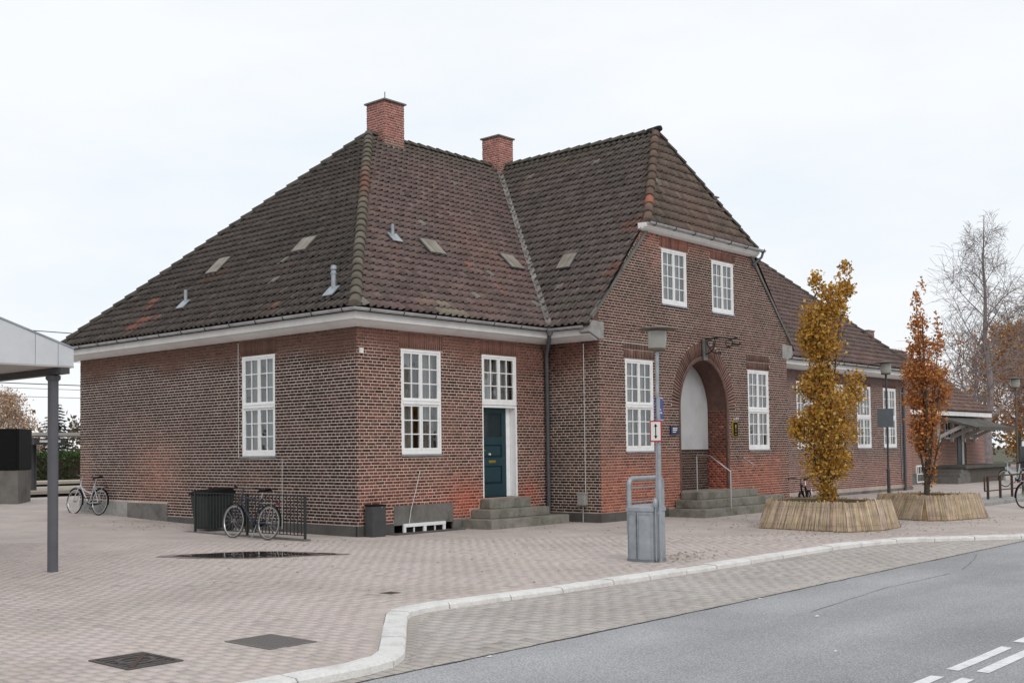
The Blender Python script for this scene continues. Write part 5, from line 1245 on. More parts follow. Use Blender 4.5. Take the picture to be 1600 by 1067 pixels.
mb = MB(); mb.add([(-0.43, -0.46, 0.825), (0.42, -0.46, 0.825), (0.42, 0.46, 0.825), (-0.43, 0.46, 0.825), (-0.36, -0.38, 0.90), (0.36, -0.36, 0.97), (0.36, 0.38, 0.97), (-0.36, 0.38, 0.90)], [(3, 2, 1, 0), (4, 5, 6, 7)]+[(i, (i+1) % 4, 4+(i+1) % 4, 4+i) for i in range(4)]); mb.build('lid', M['black'], root, bevel=0.02)
for y in (-0.36, 0.36):
    mb = MB(); mb.tube([(0.28, y-0.03, 0.10), (0.28, y+0.03, 0.10)], 0.10, 14); mb.build('wheel', M['tyre'], root)
mb = MB(); mb.tube([(0.42, -0.3, 0.90), (0.48, -0.3, 0.90), (0.48, 0.3, 0.90), (0.42, 0.3, 0.90)], 0.014, 6); mb.build('handle', M['black'], root)
root = empty('litter_box', (0.30, -0.20, GZ)); tag(root, 'narrow black metal box standing at the corner of the station', 'box')
mb = MB(); mb.box((-0.19, -0.11, 0.0), (0.17, 0.12, 0.60)); mb.build('body', M['dark_grey'], root, bevel=0.012); mb = MB(); mb.box((-0.20, -0.12, 0.60), (0.18, 0.13, 0.63)); mb.build('lid', M['black'], root, bevel=0.006)
mb = MB(); mb.box((-0.165, -0.1135, 0.30), (0.145, -0.1105, 0.56)); mb.build('front_flap', M['dark_grey'], root, bevel=0.004); mb = MB(); c = (0.05, -0.12, 0.57); mb.tube([(0.05, -0.113, 0.575), (0.05, -0.122, 0.575)], 0.014, 10); mb.build('lock', M['steel'], root)

# ---- manhole cover, grating, small valve cover
mx_, my_, w, h = MAN[0]
root = empty('manhole_cover', (mx_, my_, GZ)); tag(root, 'cast iron manhole cover with diagonal strap in the foreground paving', 'manhole cover')
mb = MB(); 
mb.box((-w/2, -h/2, -0.05), (w/2, h/2, -0.003)); mb.build('plate', M['manhole'], root)
mb = MB()
for (a, b_, c, d) in ((-w/2-.035, -h/2-.035, w/2+.035, -h/2), (-w/2-.035, h/2, w/2+.035, h/2+.035), (-w/2-.035, -h/2, -w/2, h/2), (w/2, -h/2, w/2+.035, h/2)): mb.box((a, b_, -0.04), (c, d, 0.007))
mb.build('frame', M['manhole'], root, bevel=0.004)
for k in range(6):
    y = -h/2+h*(k+0.5)/6; mb = MB(); mb.box((-w/2+0.02, y-0.014, -0.008), (w/2-0.02, y+0.014, 0.005)); mb.build('rib', M['manhole'], root)
mb = MB(); mb.obox((-0.21, -0.25, -0.006), (0.40, 0.47, 0), (0.028, -0.03, 0), (0, 0, 0.016)); mb.build('strap', M['rust'], root)
mb = MB(); mb.lathe([(0.16, -0.006), (0.16, 0.008), (0.12, 0.009), (0.12, -0.006)], (0, 0, 0), 20); mb.build('ring', M['manhole'], root)
mx_, my_, w, h = MAN[1]
root = empty('drain_grating', (mx_, my_, GZ)); tag(root, 'sunken drain grating of fine steel bars in the foreground paving', 'drain grating')
mb = MB(); mb.box((-w/2, -h/2, -0.05), (w/2, h/2, -0.0035)); mb.build('pit', M['rust'], root)
mb = MB()
for (a, b_, c, d) in ((-w/2-.02, -h/2-.02, w/2+.02, -h/2), (-w/2-.02, h/2, w/2+.02, h/2+.02), (-w/2-.02, -h/2, -w/2, h/2), (w/2, -h/2, w/2+.02, h/2)): mb.box((a, b_, -0.03), (c, d, 0.004))
mb.build('frame', M['grate'], root)
g0 = None
for k in range(22):
    x = -w/2+w*(k+0.5)/22
    if g0 is None: mb = MB(); mb.box((-0.007, -h/2, -0.0033), (0.007, h/2, 0.003)); g0 = mb.build('bar', M['grate'], root); c = g0
    else: c = g0.copy(); col.objects.link(c)
    c.location = (x, 0, 0)
for k in range(3):
    y = -h/2+h*(k+0.5)/3; mb = MB(); mb.box((-w/2, y-0.005, -0.0042), (w/2, y+0.005, 0.001)); mb.build('cross_bar', M['grate'], root)
root = empty('valve_cover', (-5.75, -7.02, GZ)); tag(root, 'small rusty valve cover in the paving near the kerb bend', 'valve cover')
mb = MB(); mb.box((-0.07, -0.07, -0.03), (0.07, 0.07, 0.0065)); mb.build('lid', M['rust'], root, bevel=0.004); mb = MB(); mb.box((-0.09, -0.09, -0.03), (0.09, 0.09, 0.005)); mb.build('frame', M['manhole'], root)

# ---- bicycles
def ring_pts(c, r, n, ax=1): return [Vector((c[0]+r*math.cos(2*PI*k/n), 0, c[2]+r*math.sin(2*PI*k/n))) for k in range(n)]
def bicycle(loc, head, lean, label, frame_m, tyre_m='tyre', step=False, rack=True, basket=False, guard=True, group='parked bicycles'):
    root = empty('bicycle', loc, head); root.rotation_euler = (lean, 0, head); tag(root, label, 'bicycle', group)
    R_ = 0.335; wb = 1.06; rear = (0, 0, R_); front = (wb, 0, R_)
    for c in (rear, front):
        mb = MB(); mb.tube(ring_pts(c, R_-0.016, 32), 0.017, 8, close=True); wh = mb.build('wheel', M[tyre_m], root, smooth=True)
        mb = MB(); mb.tube(ring_pts(c, R_-0.040, 32), 0.010, 6, close=True); mb.build('rim', M['steel'], wh, smooth=True)
        mb = MB()
        for k in range(16):
            a = 2*PI*k/16; mb.tube([(c[0]+0.02*math.cos(a+0.6), 0.02*(-1)**k, c[2]+0.02*math.sin(a+0.6)), (c[0]+(R_-0.045)*math.cos(a), 0, c[2]+(R_-0.045)*math.sin(a))], 0.0016, 3)
        mb.tube([(c[0], -0.05, c[2]), (c[0], 0.05, c[2])], 0.018, 8); mb.build('spokes', M['steel'], wh)
        if guard:
            mb = MB(); a0, a1 = (0.15*PI, 1.05*PI) if c is rear else (0.25*PI, 1.08*PI)
            vs = []; k = 14
            for i in range(k+1):
                a = a0+(a1-a0)*i/k
                for (y, rr) in ((-0.026, R_+0.012), (0, R_+0.024), (0.026, R_+0.012)): vs.append((c[0]+rr*math.cos(a), y, c[2]+rr*math.sin(a)))
            mb.add(vs, [(3*i+j, 3*i+j+1, 3*i+j+4, 3*i+j+3) for i in range(k) for j in range(2)]); mb.build('mudguard', M['black'], root, smooth=True)
    bb = (0.44, 0, 0.29); st = (0.27, 0, 0.80); hd = (0.86, 0, 0.86); hb = (0.885, 0, 0.72)
    mb = MB(); r0 = 0.017
    mb.tube([bb, st], 0.016, 8); mb.tube([hd, hb], 0.019, 8)
    if step: mb.tube([(0.355, 0, 0.54), (0.62, 0, 0.60), hb], 0.015, 8); mb.tube([bb, (0.66, 0, 0.50), (0.88, 0, 0.76)], 0.019, 8)
    else: mb.tube([(0.285, 0, 0.75), (0.867, 0, 0.83)], 0.015, 8); mb.tube([bb, hb], 0.019, 8)
    for s in (-1, 1): mb.tube([(0.43, 0.03*s, 0.29), (0, 0.055*s, R_)], 0.009, 6); mb.tube([(0.29, 0.02*s, 0.74), (0, 0.055*s, R_)], 0.008, 6)
    mb.build('frame', M[frame_m], root, smooth=True)
    mb = MB(); mb.tube([hb, (0.90, 0, 0.70)], 0.02, 8)
    for s in (-1, 1): mb.tube([(0.90, 0.035*s, 0.70), (0.94, 0.05*s, 0.58), (wb, 0.055*s, R_)], 0.011, 6)
    mb.build('fork', M[frame_m], root, smooth=True)
    mb = MB(); mb.tube([hd, (0.835, 0, 0.97)], 0.013, 8)
    L_ = [(0.70, -0.29, 1.00), (0.82, -0.25, 1.02), (0.88, -0.10, 1.0), (0.835, 0, 0.97), (0.88, 0.10, 1.0), (0.82, 0.25, 1.02), (0.70, 0.29, 1.00)]
    mb.tube(L_, 0.011, 8); hbx = mb.build('handlebar', M['steel' if step else 'dark_grey'], root, smooth=True)
    for s in (-1, 1):
        mb = MB(); mb.tube([(0.70, 0.29*s, 1.0), (0.79, 0.265*s, 1.015)], 0.017, 8); mb.build('grip', M['black'], hbx)
    mb = MB(); mb.tube([st, (0.245, 0, 0.91)], 0.012, 8); mb.build('seat_post', M['steel'], root)
    mb = MB(); sec = [(0.10, 0.012, 0.0), (0.16, 0.02, 0.012), (0.26, 0.03, 0.018), (0.34, 0.06, 0.02), (0.40, 0.085, 0.03), (0.43, 0.07, 0.035)]
    vs = []; n = 8
    for (x, w_, dz) in sec:
        for k in range(n): vs.append((0.48-x-0.0, w_*math.cos(2*PI*k/n), 0.935+dz+0.026*math.sin(2*PI*k/n)))
    mb.add(vs, [(i*n+k, i*n+(k+1) % n, (i+1)*n+(k+1) % n, (i+1)*n+k) for i in range(len(sec)-1) for k in range(n)]+[tuple(range(n)), tuple((len(sec)-1)*n+k for k in reversed(range(n)))])
    mb.build('saddle', M['black'], root, smooth=True)
    mb = MB(); mb.tube([(0.44, -0.05, 0.29), (0.44, 0.05, 0.29)], 0.022, 8); mb.tube(ring_pts((0.44, 0, 0.29), 0.085, 18), 0.006, 4, close=True)
    mb.tube([(0.44, -0.07, 0.29), (0.53, -0.075, 0.17)], 0.009, 6); mb.tube([(0.44, 0.07, 0.29), (0.35, 0.075, 0.41)], 0.009, 6); mb.box((0.48, -0.17, 0.155), (0.58, -0.08, 0.18)); mb.box((0.30, 0.08, 0.40), (0.40, 0.17, 0.425)); mb.build('crank', M['dark_grey'], root)
    mb = MB(); mb.poly_prism([(0.52, -0.055, 0.36), (0.50, -0.055, 0.22), (0.02, -0.055, 0.29), (0.0, -0.055, 0.38)], (0, 0.012, 0)); mb.build('chain_guard', M['black'], root)
    if rack:
        mb = MB()
        for s in (-1, 1): mb.tube([(0.26, 0.05*s, 0.71), (-0.20, 0.06*s, 0.71)], 0.006, 5); mb.tube([(-0.12, 0.06*s, 0.71), (0, 0.06*s, R_)], 0.006, 5)
        for x in (0.2, 0.05, -0.1, -0.2): mb.tube([(x, -0.06, 0.71), (x, 0.06, 0.71)], 0.005, 5)
        mb.build('rear_rack', M['steel'], root); mb = MB(); mb.box((-0.235, -0.035, 0.685), (-0.205, 0.035, 0.725)); mb.build('tail_light', M['dark_red'], root)
    if basket:
        mb = MB()
        for k in range(5):
            z = 0.76+0.06*k; w_ = 0.13+0.012*k; mb.tube([(0.93, -w_, z), (1.20, -w_, z), (1.20, w_, z), (0.93, w_, z)], 0.005, 4, close=True)
        for (x, y) in ((0.93, -.15), (1.2, -.15), (1.2, .15), (0.93, .15), (1.06, -.15), (1.06, .15), (1.2, 0)): mb.tube([(x, y*0.85, 0.76), (x, y*1.15, 1.0)], 0.005, 4)
        mb.build('basket', M['steel'], root)
    mb = MB(); mb.tube([(0.33, 0.03, 0.28), (0.28, 0.17, 0.01)], 0.008, 6); mb.build('kick_stand', M['galv_dark'], root)
    return root
M['dark_red'] = mat('dark_red', (0.16, 0.012, 0.015), 0.4, 0.1, 5)
M['silver'] = mat('silver', (0.55, 0.56, 0.58), 0.35, 0.08, 5, metal=0.5); M['night_blue'] = mat('night_blue', (0.03, 0.035, 0.06), 0.35, 0.1, 5)
M['green'] = mat('green', (0.10, 0.42, 0.12), 0.35, 0.1, 5); M['pale_blue'] = mat('pale_blue', (0.40, 0.55, 0.58), 0.4, 0.1, 5); M['purple'] = mat('purple', (0.12, 0.04, 0.16), 0.4, 0.1, 5)
bicycle((-0.30, 9.45, gz(0, 9.4)), math.radians(96), math.radians(7), 'silver step through bicycle leaning on the far end of the left wall', 'silver', step=True)
bicycle((-1.56, 0.86, GZ), math.radians(93), math.radians(6), 'dark blue bicycle with a crossbar leaning on the iron railing', 'night_blue', 'old_tyre')
bicycle((9.95, -4.75, GZ-0.03), math.radians(197), math.radians(6), 'black bicycle half hidden behind the planter with the golden oak', 'black')
bicycle((16.55, -7.47, GZ), math.radians(-20), math.radians(4), 'bright green bicycle at the end of the brown handrail', 'green', basket=True)
bicycle((33.2, -2.7, GZ), math.radians(150), math.radians(6), 'pale blue bicycle parked far right behind the handrail, leftmost there', 'pale_blue', step=True)
bicycle((34.6, -2.9, GZ), math.radians(200), math.radians(-4), 'white bicycle in the far rack beside the distant lamp', 'sign_white', step=True)

# ---- brown handrail at the right edge, low concrete slab
root = empty('handrail', (19.05, -5.78, GZ)); tag(root, 'low brown steel handrail with two rails at the right edge', 'handrail')
for k in range(5):
    mb = MB(); mb.box((k*1.08-0.03, -0.03, 0), (k*1.08+0.03, 0.03, 0.74)); mb.build('post', M['rust'], root)
mb = MB(); mb.tube([(-0.25, 0, 0.12+0.22), (-0.27, 0, 0.36), (-0.27, 0, 0.72), (-0.22, 0, 0.76), (4.4, 0, 0.76)], 0.026, 8); mb.build('top_rail', M['rust'], root, smooth=True); mb = MB(); mb.tube([(-0.25, 0, 0.34), (4.4, 0, 0.34)], 0.018, 8); mb.build('lower_rail', M['rust'], root)
mb = MB(); mb.box((16.6, -6.3, GZ-0.1), (24.5, -5.2, GZ+0.10)); b = mb.build('ramp', M['pale_concrete'], None, bevel=0.02); b['kind'] = 'structure'
for k, (x, y, a) in enumerate(((13.9, -3.6, 0.5),)):
    root = empty('bicycle_stand', (x, y, GZ), a); tag(root, 'thin bent steel bicycle stand between the two planters', 'bicycle stand')
    mb = MB(); mb.tube([(0, 0, 0), (0.05, 0, 0.42), (0.45, 0, 0.42), (0.55, 0, 0.70)], 0.018, 6); mb.build('tube', M['galv_dark'], root, smooth=True); mb = MB(); mb.tube([(0, 0.3, 0), (0.05, 0.3, 0.42), (0.45, 0.3, 0.42), (0.55, 0.3, 0.70)], 0.018, 6); mb.tube([(0.3, 0, 0.42), (0.3, 0.3, 0.42)], 0.012, 6); mb.build('tube', M['galv_dark'], root, smooth=True)

# ---- canopy at the left edge
root = empty('canopy', (-7.0, -1.27, GZ)); tag(root, 'pale metal canopy on a dark round post at the left edge', 'canopy')
def cz(x): return 2.74 if x is None else 0
mb = MB(); mb.tube([(0, 0, -0.1), (0, 0, 2.78)], 0.075, 18); mb.lathe([(0.075, 2.75), (0.105, 2.78), (0.105, 2.83), (0.075, 2.84)], (0, 0, 0), 18); mb.build('post', M['postgrey'], root, smooth=True)
mb = MB(); mb.box((-0.07, -0.35, 2.84), (0.07, 7.5, 2.93)); mb.build('beam', M['dark_grey'], root)
mb = MB(); mb.box((-4.2, -0.30, 2.935), (0.16, 7.5, 2.96)); mb.build('soffit', M['soffit'], root)
def topz(x): return 3.20+(0.16-x)*0.33 if x > -2.0 else 3.20+2.16*0.33-(-2.0-x)*0.33
xs_ = [0.16, -0.08, -0.42, -1.1, -2.0, -3.0, -4.2]
for a, b_ in zip(xs_[:-1], xs_[1:]):
    mb = MB(); mb.poly_prism([(a-0.004, -0.30, 2.96), (b_+0.004, -0.30, 2.96), (b_+0.004, -0.30, topz(b_)), (a-0.004, -0.30, topz(a))], (0, 0.03, 0)); mb.build('fascia_panel', M['canopy'], root)
mb = MB(); P = [(0.16, topz(0.16)), (-2.0, topz(-2.0)), (-4.2, topz(-4.2))]
mb.add([(x, -0.31, z+0.003) for x, z in P]+[(x, 7.5, z+0.003) for x, z in P]+[(x, -0.31, z+0.03) for x, z in P]+[(x, 7.5, z+0.03) for x, z in P], [(6, 9, 10, 7), (7, 10, 11, 8), (0, 1, 4, 3), (1, 2, 5, 4), (0, 6, 7, 1), (1, 7, 8, 2), (0, 3, 9, 6)]); mb.build('roof', M['galv'], root)
mb = MB(); mb.box((0.13, -0.27, 2.96), (0.16, 7.5, 3.2)); mb.build('side_fascia', M['canopy'], root)
mb = MB(); mb.tube([(-3.9, 0, -0.1), (-3.9, 0, 2.84)], 0.075, 18); mb.build('post', M['postgrey'], root)

# ---- information stand at the left edge
root = empty('information_stand', (-0.05, 14.3, gz(0, 14.3)), math.radians(-42)); tag(root, 'dark glass display box on a concrete block at the left edge', 'display stand')
mb = MB(); mb.box((-2.2, 0, -0.1), (0, 1.2, 0.95)); mb.build('base', M['concrete'], root, bevel=0.02)
mb = MB(); mb.box((-2.2, -0.03, 0.98), (-0.56, 1.2, 2.12)); mb.build('glass_pane', M['glass'], root); mb = MB(); mb.box((-0.55, -0.04, 0.97), (0.02, 1.22, 2.13)); mb.build('display', M['black'], root, bevel=0.015)
mb = MB(); mb.box((-0.50, -0.052, 1.06), (-0.05, -0.042, 2.04)); mb.build('screen', M['black'], root); mb = MB(); mb.box((-2.25, 0.4, 0.97), (-0.56, 1.22, 2.12)); mb.build('back_panel', M['dark_grey'], root)

# ---- railway: track bed, two platforms, shelter, wires
mb = MB(); mb.box((-60, 17.21, -0.58), (60, 60, -0.50)); b = mb.build('track_bed', M['ballast']); b['kind'] = 'structure'
for (y0_, y1_, z1_) in ((22.5, 28.2, 0.20), (33.2, 36.3, 0.28)):
    mb = MB(); mb.box((-60, y0_+0.15, -0.49), (60, y1_, z1_-0.12)); b = mb.build('platform', M['ballast']); b['kind'] = 'structure'
    mb = MB(); mb.box((-60, y0_, z1_-0.119), (60, y1_, z1_)); mb.build('platform_slab', M['platform'], b)
mb = MB(); mb.box((-60, 17.0, -0.49), (60, 17.205, 0.03)); b = mb.build('platform_wall', M['ballast']); b['kind'] = 'structure'
for y in (18.9, 20.3, 29.6, 31.0):
    mb = MB(); mb.box((-60, y-0.04, -0.49), (60, y+0.04, -0.34)); b = mb.build('rail_track', M['rust']); b['kind'] = 'structure'
root = empty('platform_shelter', (5.02, 23.67, 0.2)); root.rotation_euler = (0, 0, 0); tag(root, 'small platform shelter with flat roof on one dark post seen under the canopy', 'shelter')
mb = MB(); mb.tube([(0, 0, 0), (0, 0, 1.95)], 0.11, 10); mb.build('post', M['dark_grey'], root); mb = MB(); mb.box((-0.5, -1.2, 2.0), (2.6, 1.4, 2.12)); mb.build('roof', M['soffit'], root, bevel=0.01); mb = MB(); mb.box((-0.6, -1.25, 1.68), (0.6, -0.2, 1.90)); mb.build('sign_box', M['dark_grey'], root); mb = MB(); mb.box((-0.4, -1.27, 1.76), (0.4, -1.255, 1.84)); mb.build('sign_face', M['sign_white'], root)
for k, (y, z, lab) in enumerate(((20, 5.72, 'topmost overhead wire left of the roof'), (20, 4.72, 'second overhead wire from the top at the left'), (20, 3.91, 'third overhead wire at the left, thicker of the middle pair'), (26, 4.13, 'fourth overhead wire, just below the middle pair'), (26, 3.80, 'lowest overhead wire above the far trees'))):
    mb = MB(); mb.tube([(x, y, z+0.00006*(x-5)**2) for x in np.linspace(-60, 60, 13)], 0.016 if k in (0, 2) else 0.010, 5); b = mb.build('overhead_wire', M['dark_grey']); tag(b, lab, 'wire', 'overhead railway wires')

# ---- annex with loading dock, farther right
annex = empty('annex', (0, 0, 0)); tag(annex, 'low brick goods annex with hipped roof and canopy over a loading dock', 'building')
M['annex_brick'] = brick_tex('annex_brick', tuple(tone((122, 88, 80))), tuple(tone((106, 78, 72))), tuple(tone((158, 134, 124))), rot=(PI/2, 0, 0))
ax1 = 42.7; ay0, ay1 = 2.0, 7.6
mb = MB(); mb.box((28.41, ay0, -0.5), (ax1, ay1, 3.0)); mb.box((27.81, 0.03, -0.12), (28.4, 3.0, 3.9)); mb.build('wall', M['annex_brick'], annex)
mb = MB(); mb.box((27.83, 0.0, -0.5), (28.43, 2.9, -0.121)); mb.build('plinth', M['concrete'], annex)
mb = MB(); e = 0.35; A_ = [(28.3, ay0-e, 3.02), (ax1+e, ay0-e, 3.02), (ax1+e, ay1+e, 3.02), (28.3, ay1+e, 3.02)]; rx = ax1+e-3.15; R1, R2 = (28.3, 4.8, 6.1), (rx, 4.8, 6.1)
mb.add(A_+[R1, R2], [(0, 1, 5, 4), (1, 2, 5), (2, 3, 4, 5), (3, 0, 4), (3, 2, 1, 0)]); ar = mb.build('roof', M['tile_under'], annex)
T0 = (list(T_V), 0); T_V, T_C, T_S, part_tiles = [], [], [], []
tile_plane((28.3, ay0-e, 3.02), (1, 0, 0), 3.08/3.15, 15, 4.5, [vplane(A_[1], R2, (30, 3, 0)), ((0, 4.8, 0), (0, 1, 0))], tcol(tone((114, 94, 88)), tone((98, 82, 77)), tone((124, 98, 90)), 0.3, 7.0), 26)
tm = quads_mesh('roof_tiles', np.array(T_V), TF, np.array(T_C)); bm = bmesh.new(); bm.from_mesh(tm)
for m_ in part_tiles: bm.from_mesh(m_)
bm.to_mesh(tm); bm.free(); to = link('roof_tiles', tm, M['tile'], ar); to['kind'] = 'stuff'
mb = MB(); mb.box((28.41, ay0-0.30, 2.80), (ax1+0.3, ay0-0.004, 3.0)); mb.build('cornice', M['cornice'], annex)
mb = MB(); mb.box((28.41, ay0-0.04, -0.5), (ax1, ay0-0.003, 0.25)); mb.build('plinth', M['concrete'], annex)
def awin(x0, x1, z0, z1, nb=3):
    mb = MB(); y = ay0-0.03; t = 0.06
    mb.box((x0, y-0.02, z0), (x1, ay0, z0+t)); mb.box((x0, y-0.02, z1-t), (x1, ay0, z1)); mb.box((x0, y-0.02, z0+t), (x0+t, ay0, z1-t)); mb.box((x1-t, y-0.02, z0+t), (x1, ay0, z1-t))
    for k in range(1, nb): xx = x0+(x1-x0)*k/nb; mb.box((xx-0.02, y-0.01, z0+t), (xx+0.02, ay0, z1-t))
    mb.box((x0+t, y-0.012, (z0+z1)/2-0.02), (x1-t, y-0.003, (z0+z1)/2+0.02)); w_ = mb.build('window', M['white'], annex); mb = MB(); mb.box((x0+t, ay0-0.012, z0+t), (x1-t, ay0-0.006, z1-t)); mb.build('pane', M['black'], w_)
awin(33.75, 34.75, 1.85, 2.6); awin(33.9, 34.9, -0.15, 0.6, 4); awin(37.4, 38.5, 1.75, 2.55); awin(40.6, 41.7, 1.75, 2.55)
mb = MB(); mb.box((39.0, ay0-0.03, 0.55), (39.5, ay0-0.003, 2.5)); mb.build('door', M['door'], annex); mb = MB(); mb.box((39.5, ay0-0.05, 0.55), (39.75, ay0-0.003, 2.5)); mb.build('door_frame', M['wood_white'], annex)
mb = MB(); mb.box((39.76, ay0-0.04, 0.55), (40.1, ay0-0.003, 2.5)); mb.build('sliding_door', M['rust'], annex)
mb = MB(); mb.add([(36.2, ay0-0.01, 2.78), (41.3, ay0-0.01, 2.78), (41.3, ay0-1.9, 2.22), (36.2, ay0-1.9, 2.22), (36.2, ay0-0.01, 2.66), (41.3, ay0-0.01, 2.66), (41.3, ay0-1.9, 2.12), (36.2, ay0-1.9, 2.12)], [(3, 2, 1, 0), (4, 5, 6, 7), (0, 1, 5, 4), (1, 2, 6, 5), (2, 3, 7, 6), (3, 0, 4, 7)]); mb.build('dock_canopy', M['dark_plinth'], annex)
mb = MB(); mb.box((36.15, ay0-1.96, 2.10), (41.35, ay0-1.905, 2.26)); mb.build('canopy_board', M['timber'], annex)
for x in (36.5, 38.1, 39.7, 41.1):
    mb = MB(); mb.obox((x-0.06, ay0-0.02, 1.70), (0.12, 0, 0), (0, -1.25, 0.60), (0, 0.06, 0.13)); mb.obox((x-0.05, ay0-0.15, 1.6), (0.10, 0, 0), (0, 0.14, 0), (0, 0, 1.0)); mb.build('canopy_bracket', M['wood_white'], annex)
mb = MB(); mb.box((35.9, 0.55, 0.42), (41.9, ay0-0.045, 0.56)); mb.build('dock_slab', M['dark_plinth'], annex, bevel=0.02); mb = MB(); mb.box((36.6, 0.75, -0.5), (41.7, ay0-0.045, 0.419)); mb.build('dock_wall', M['timber'], annex)
for k, (x0, y0_, z1_) in enumerate(((35.0, 0.6, 0.05), (35.35, 0.65, 0.22), (35.7, 0.7, 0.40))):
    mb = MB(); mb.box((x0, y0_, -0.5), (36.58, ay0-0.05, z1_)); mb.build('step', M['concrete'], annex, bevel=0.01)
mb = MB(); h2 = 0.35; mb.box((35.1, 4.45, 5.4), (35.75, 4.95, 6.72)); ac = mb.build('chimney', M['annex_brick'], annex); mb = MB(); mb.box((35.07, 4.42, 6.72), (35.78, 4.98, 6.77)); mb.build('chimney_cap', M['lead'], ac)

# ---- trees and greenery far off
def bare_tree(x, y, zb, hgt, label, seed, spread=0.35, twigs=1.0, group='bare birches', m='birch_bark', leaves=None, minr=0.009, drop=0.0):
    root = empty('birch_tree', (x, y, zb)); tag(root, label, 'tree', group); r = np.random.default_rng(seed); tr = MB(); cr = MB(); tips = []
    n = 16; tp = [Vector((0.015*hgt*fbm((k*0.3, seed, 0), 1), 0.015*hgt*fbm((k*0.3, seed, 5), 1), hgt*k/(n-1))) for k in range(n)]
    r0 = hgt*0.017; tr.tube(tp, [r0*(1-0.93*k/(n-1)) for k in range(n)], 8)
    def grow(p, d, L_, rad, lev):
        k = 5; pts_ = [p]; dd = d.copy()
        for i in range(k):
            dd = (dd+Vector(tuple(r.normal(scale=0.13, size=3)))+Vector((0, 0, 0.06 if lev < 2 else -0.05-drop))).normalized(); pts_.append(pts_[-1]+dd*(L_/k))
        cr.tube(pts_, [max(minr, rad*(1-0.8*i/k)) for i in range(k+1)], 4 if lev < 2 else 3, cap=False)
        tips.extend(pts_[2:])
        if lev >= 3: return
        nb = int({0: 7, 1: 6, 2: 4}[lev]*twigs)
        for j in range(nb):
            t = 0.2+0.8*(j+r.random())/nb; q = pts_[min(k, int(t*k))]; a = r.random()*2*PI; side = dd.orthogonal().normalized(); side.rotate(Matrix.Rotation(a, 3, dd))
            grow(q, (dd*0.75+side*0.75).normalized(), L_*(0.5+0.2*r.random()), rad*0.45, lev+1)
    nbr = 26
    for j in range(nbr):
        t = 0.20+0.76*j/nbr; p = tp[0].lerp(tp[-1], t); p = tp[min(n-1, int(t*(n-1)))]; a = j*2.4+r.random(); el = 0.55+0.6*t
        d = Vector((math.cos(a)*math.cos(el), math.sin(a)*math.cos(el), math.sin(el))); grow(p, d, hgt*spread*(1.08-t)*(0.8+0.4*r.random())+0.4, r0*0.32*(1.1-t), 1)
    tr.build('trunk', M[m], root, smooth=True); o_ = cr.build('branches', M[m], root); o_['kind'] = 'stuff'
    if leaves:
        nl, size, cols, zmax = leaves; tips2 = [t for t in tips if t.z < zmax*hgt]; idx = r.integers(0, len(tips2), nl); P = np.array([tips2[i] for i in idx])+r.normal(scale=0.18, size=(nl, 3))
        ax = r.normal(size=(nl, 3)); ax[:, 2] -= 0.7; ax /= np.linalg.norm(ax, axis=1)[:, None]; t = np.cross(ax, r.normal(size=(nl, 3))); t /= np.linalg.norm(t, axis=1)[:, None]; s = size*(0.6+0.8*r.random(nl))[:, None]
        V = np.stack([P, P+ax*s*0.5-t*s*0.35, P+ax*s, P+ax*s*0.5+t*s*0.35], 1); C = np.array(cols)[r.integers(0, len(cols), nl)]*(0.7+0.6*r.random(nl))[:, None]
        o_ = link('leaves', quads_mesh('leaves', V, [(0, 3, 2, 1)], C), M['leaf'], root); o_['kind'] = 'stuff'
PALE = [s2l(c) for c in ((206, 178, 152), (216, 186, 154), (190, 164, 142))]; ORG = [s2l(c) for c in ((188, 128, 62), (168, 104, 50), (150, 88, 48), (198, 148, 80))]
bare_tree(63.4, 8.4, -0.4, 17.2, 'tall bare birch rising behind the loading dock', 51, 0.38, 1.75, leaves=(900, 0.16, ORG, 0.55), minr=0.009)
bare_tree(70.6, 7.2, -0.4, 13.6, 'bare birch with a few orange leaves cut by the right edge', 52, 0.40, 1.5, leaves=(2200, 0.18, ORG, 0.7), minr=0.012)
bare_tree(68.6, 10.9, -0.4, 10.0, 'smaller birch between the two tall bare birches', 53, 0.42, 0.9, leaves=(700, 0.16, ORG, 0.8), minr=0.012)
bare_tree(15.0, 46.9, -0.4, 5.6, 'weeping birch with pale tan leaves behind the display stand', 54, 0.50, 0.9, leaves=(5200, 0.13, PALE, 1.0), drop=0.22, minr=0.008)
def leaf_tree(x, y, zb, h, w, label, cols, n, size, seed, name='tree', group=None, trunk='bark'):
    root = empty(name, (x, y, zb)); tag(root, label, 'tree', group); r = np.random.default_rng(seed); mb = MB(); mb.tube([(0, 0, -0.2), (0.05, 0, h*0.4), (0, 0.05, h*0.8)], [h*0.022, h*0.016, h*0.006], 8); mb.build('trunk', M[trunk], root, smooth=True)
    mb = MB(); blobs = []
    for k in range(16):
        a = r.random()*2*PI; t = 0.12+0.86*r.random(); q = (math.cos(a)*w*0.6*(1.15-t), math.sin(a)*w*0.6*(1.15-t), h*t); mb.tube([(0, 0, max(0, h*(t-0.2))), (q[0]*0.5, q[1]*0.5, h*(t-0.08)), q], [h*0.008, h*0.005, h*0.002], 5); blobs.append((*q, w*0.26, w*0.26, h*0.11))
    mb.build('limbs', M[trunk], root, smooth=True); o_ = foliage('crown', blobs, n, size, cols, root, seed); o_['kind'] = 'stuff'
YEL = [s2l(c) for c in ((196, 140, 56), (176, 118, 46), (150, 98, 44), (206, 160, 80), (120, 92, 50))]
leaf_tree(85.6, 13.2, -0.4, 11.5, 8.0, 'broad yellow orange tree behind the distant lamp', YEL, 12000, 0.26, 61, 'maple_tree')
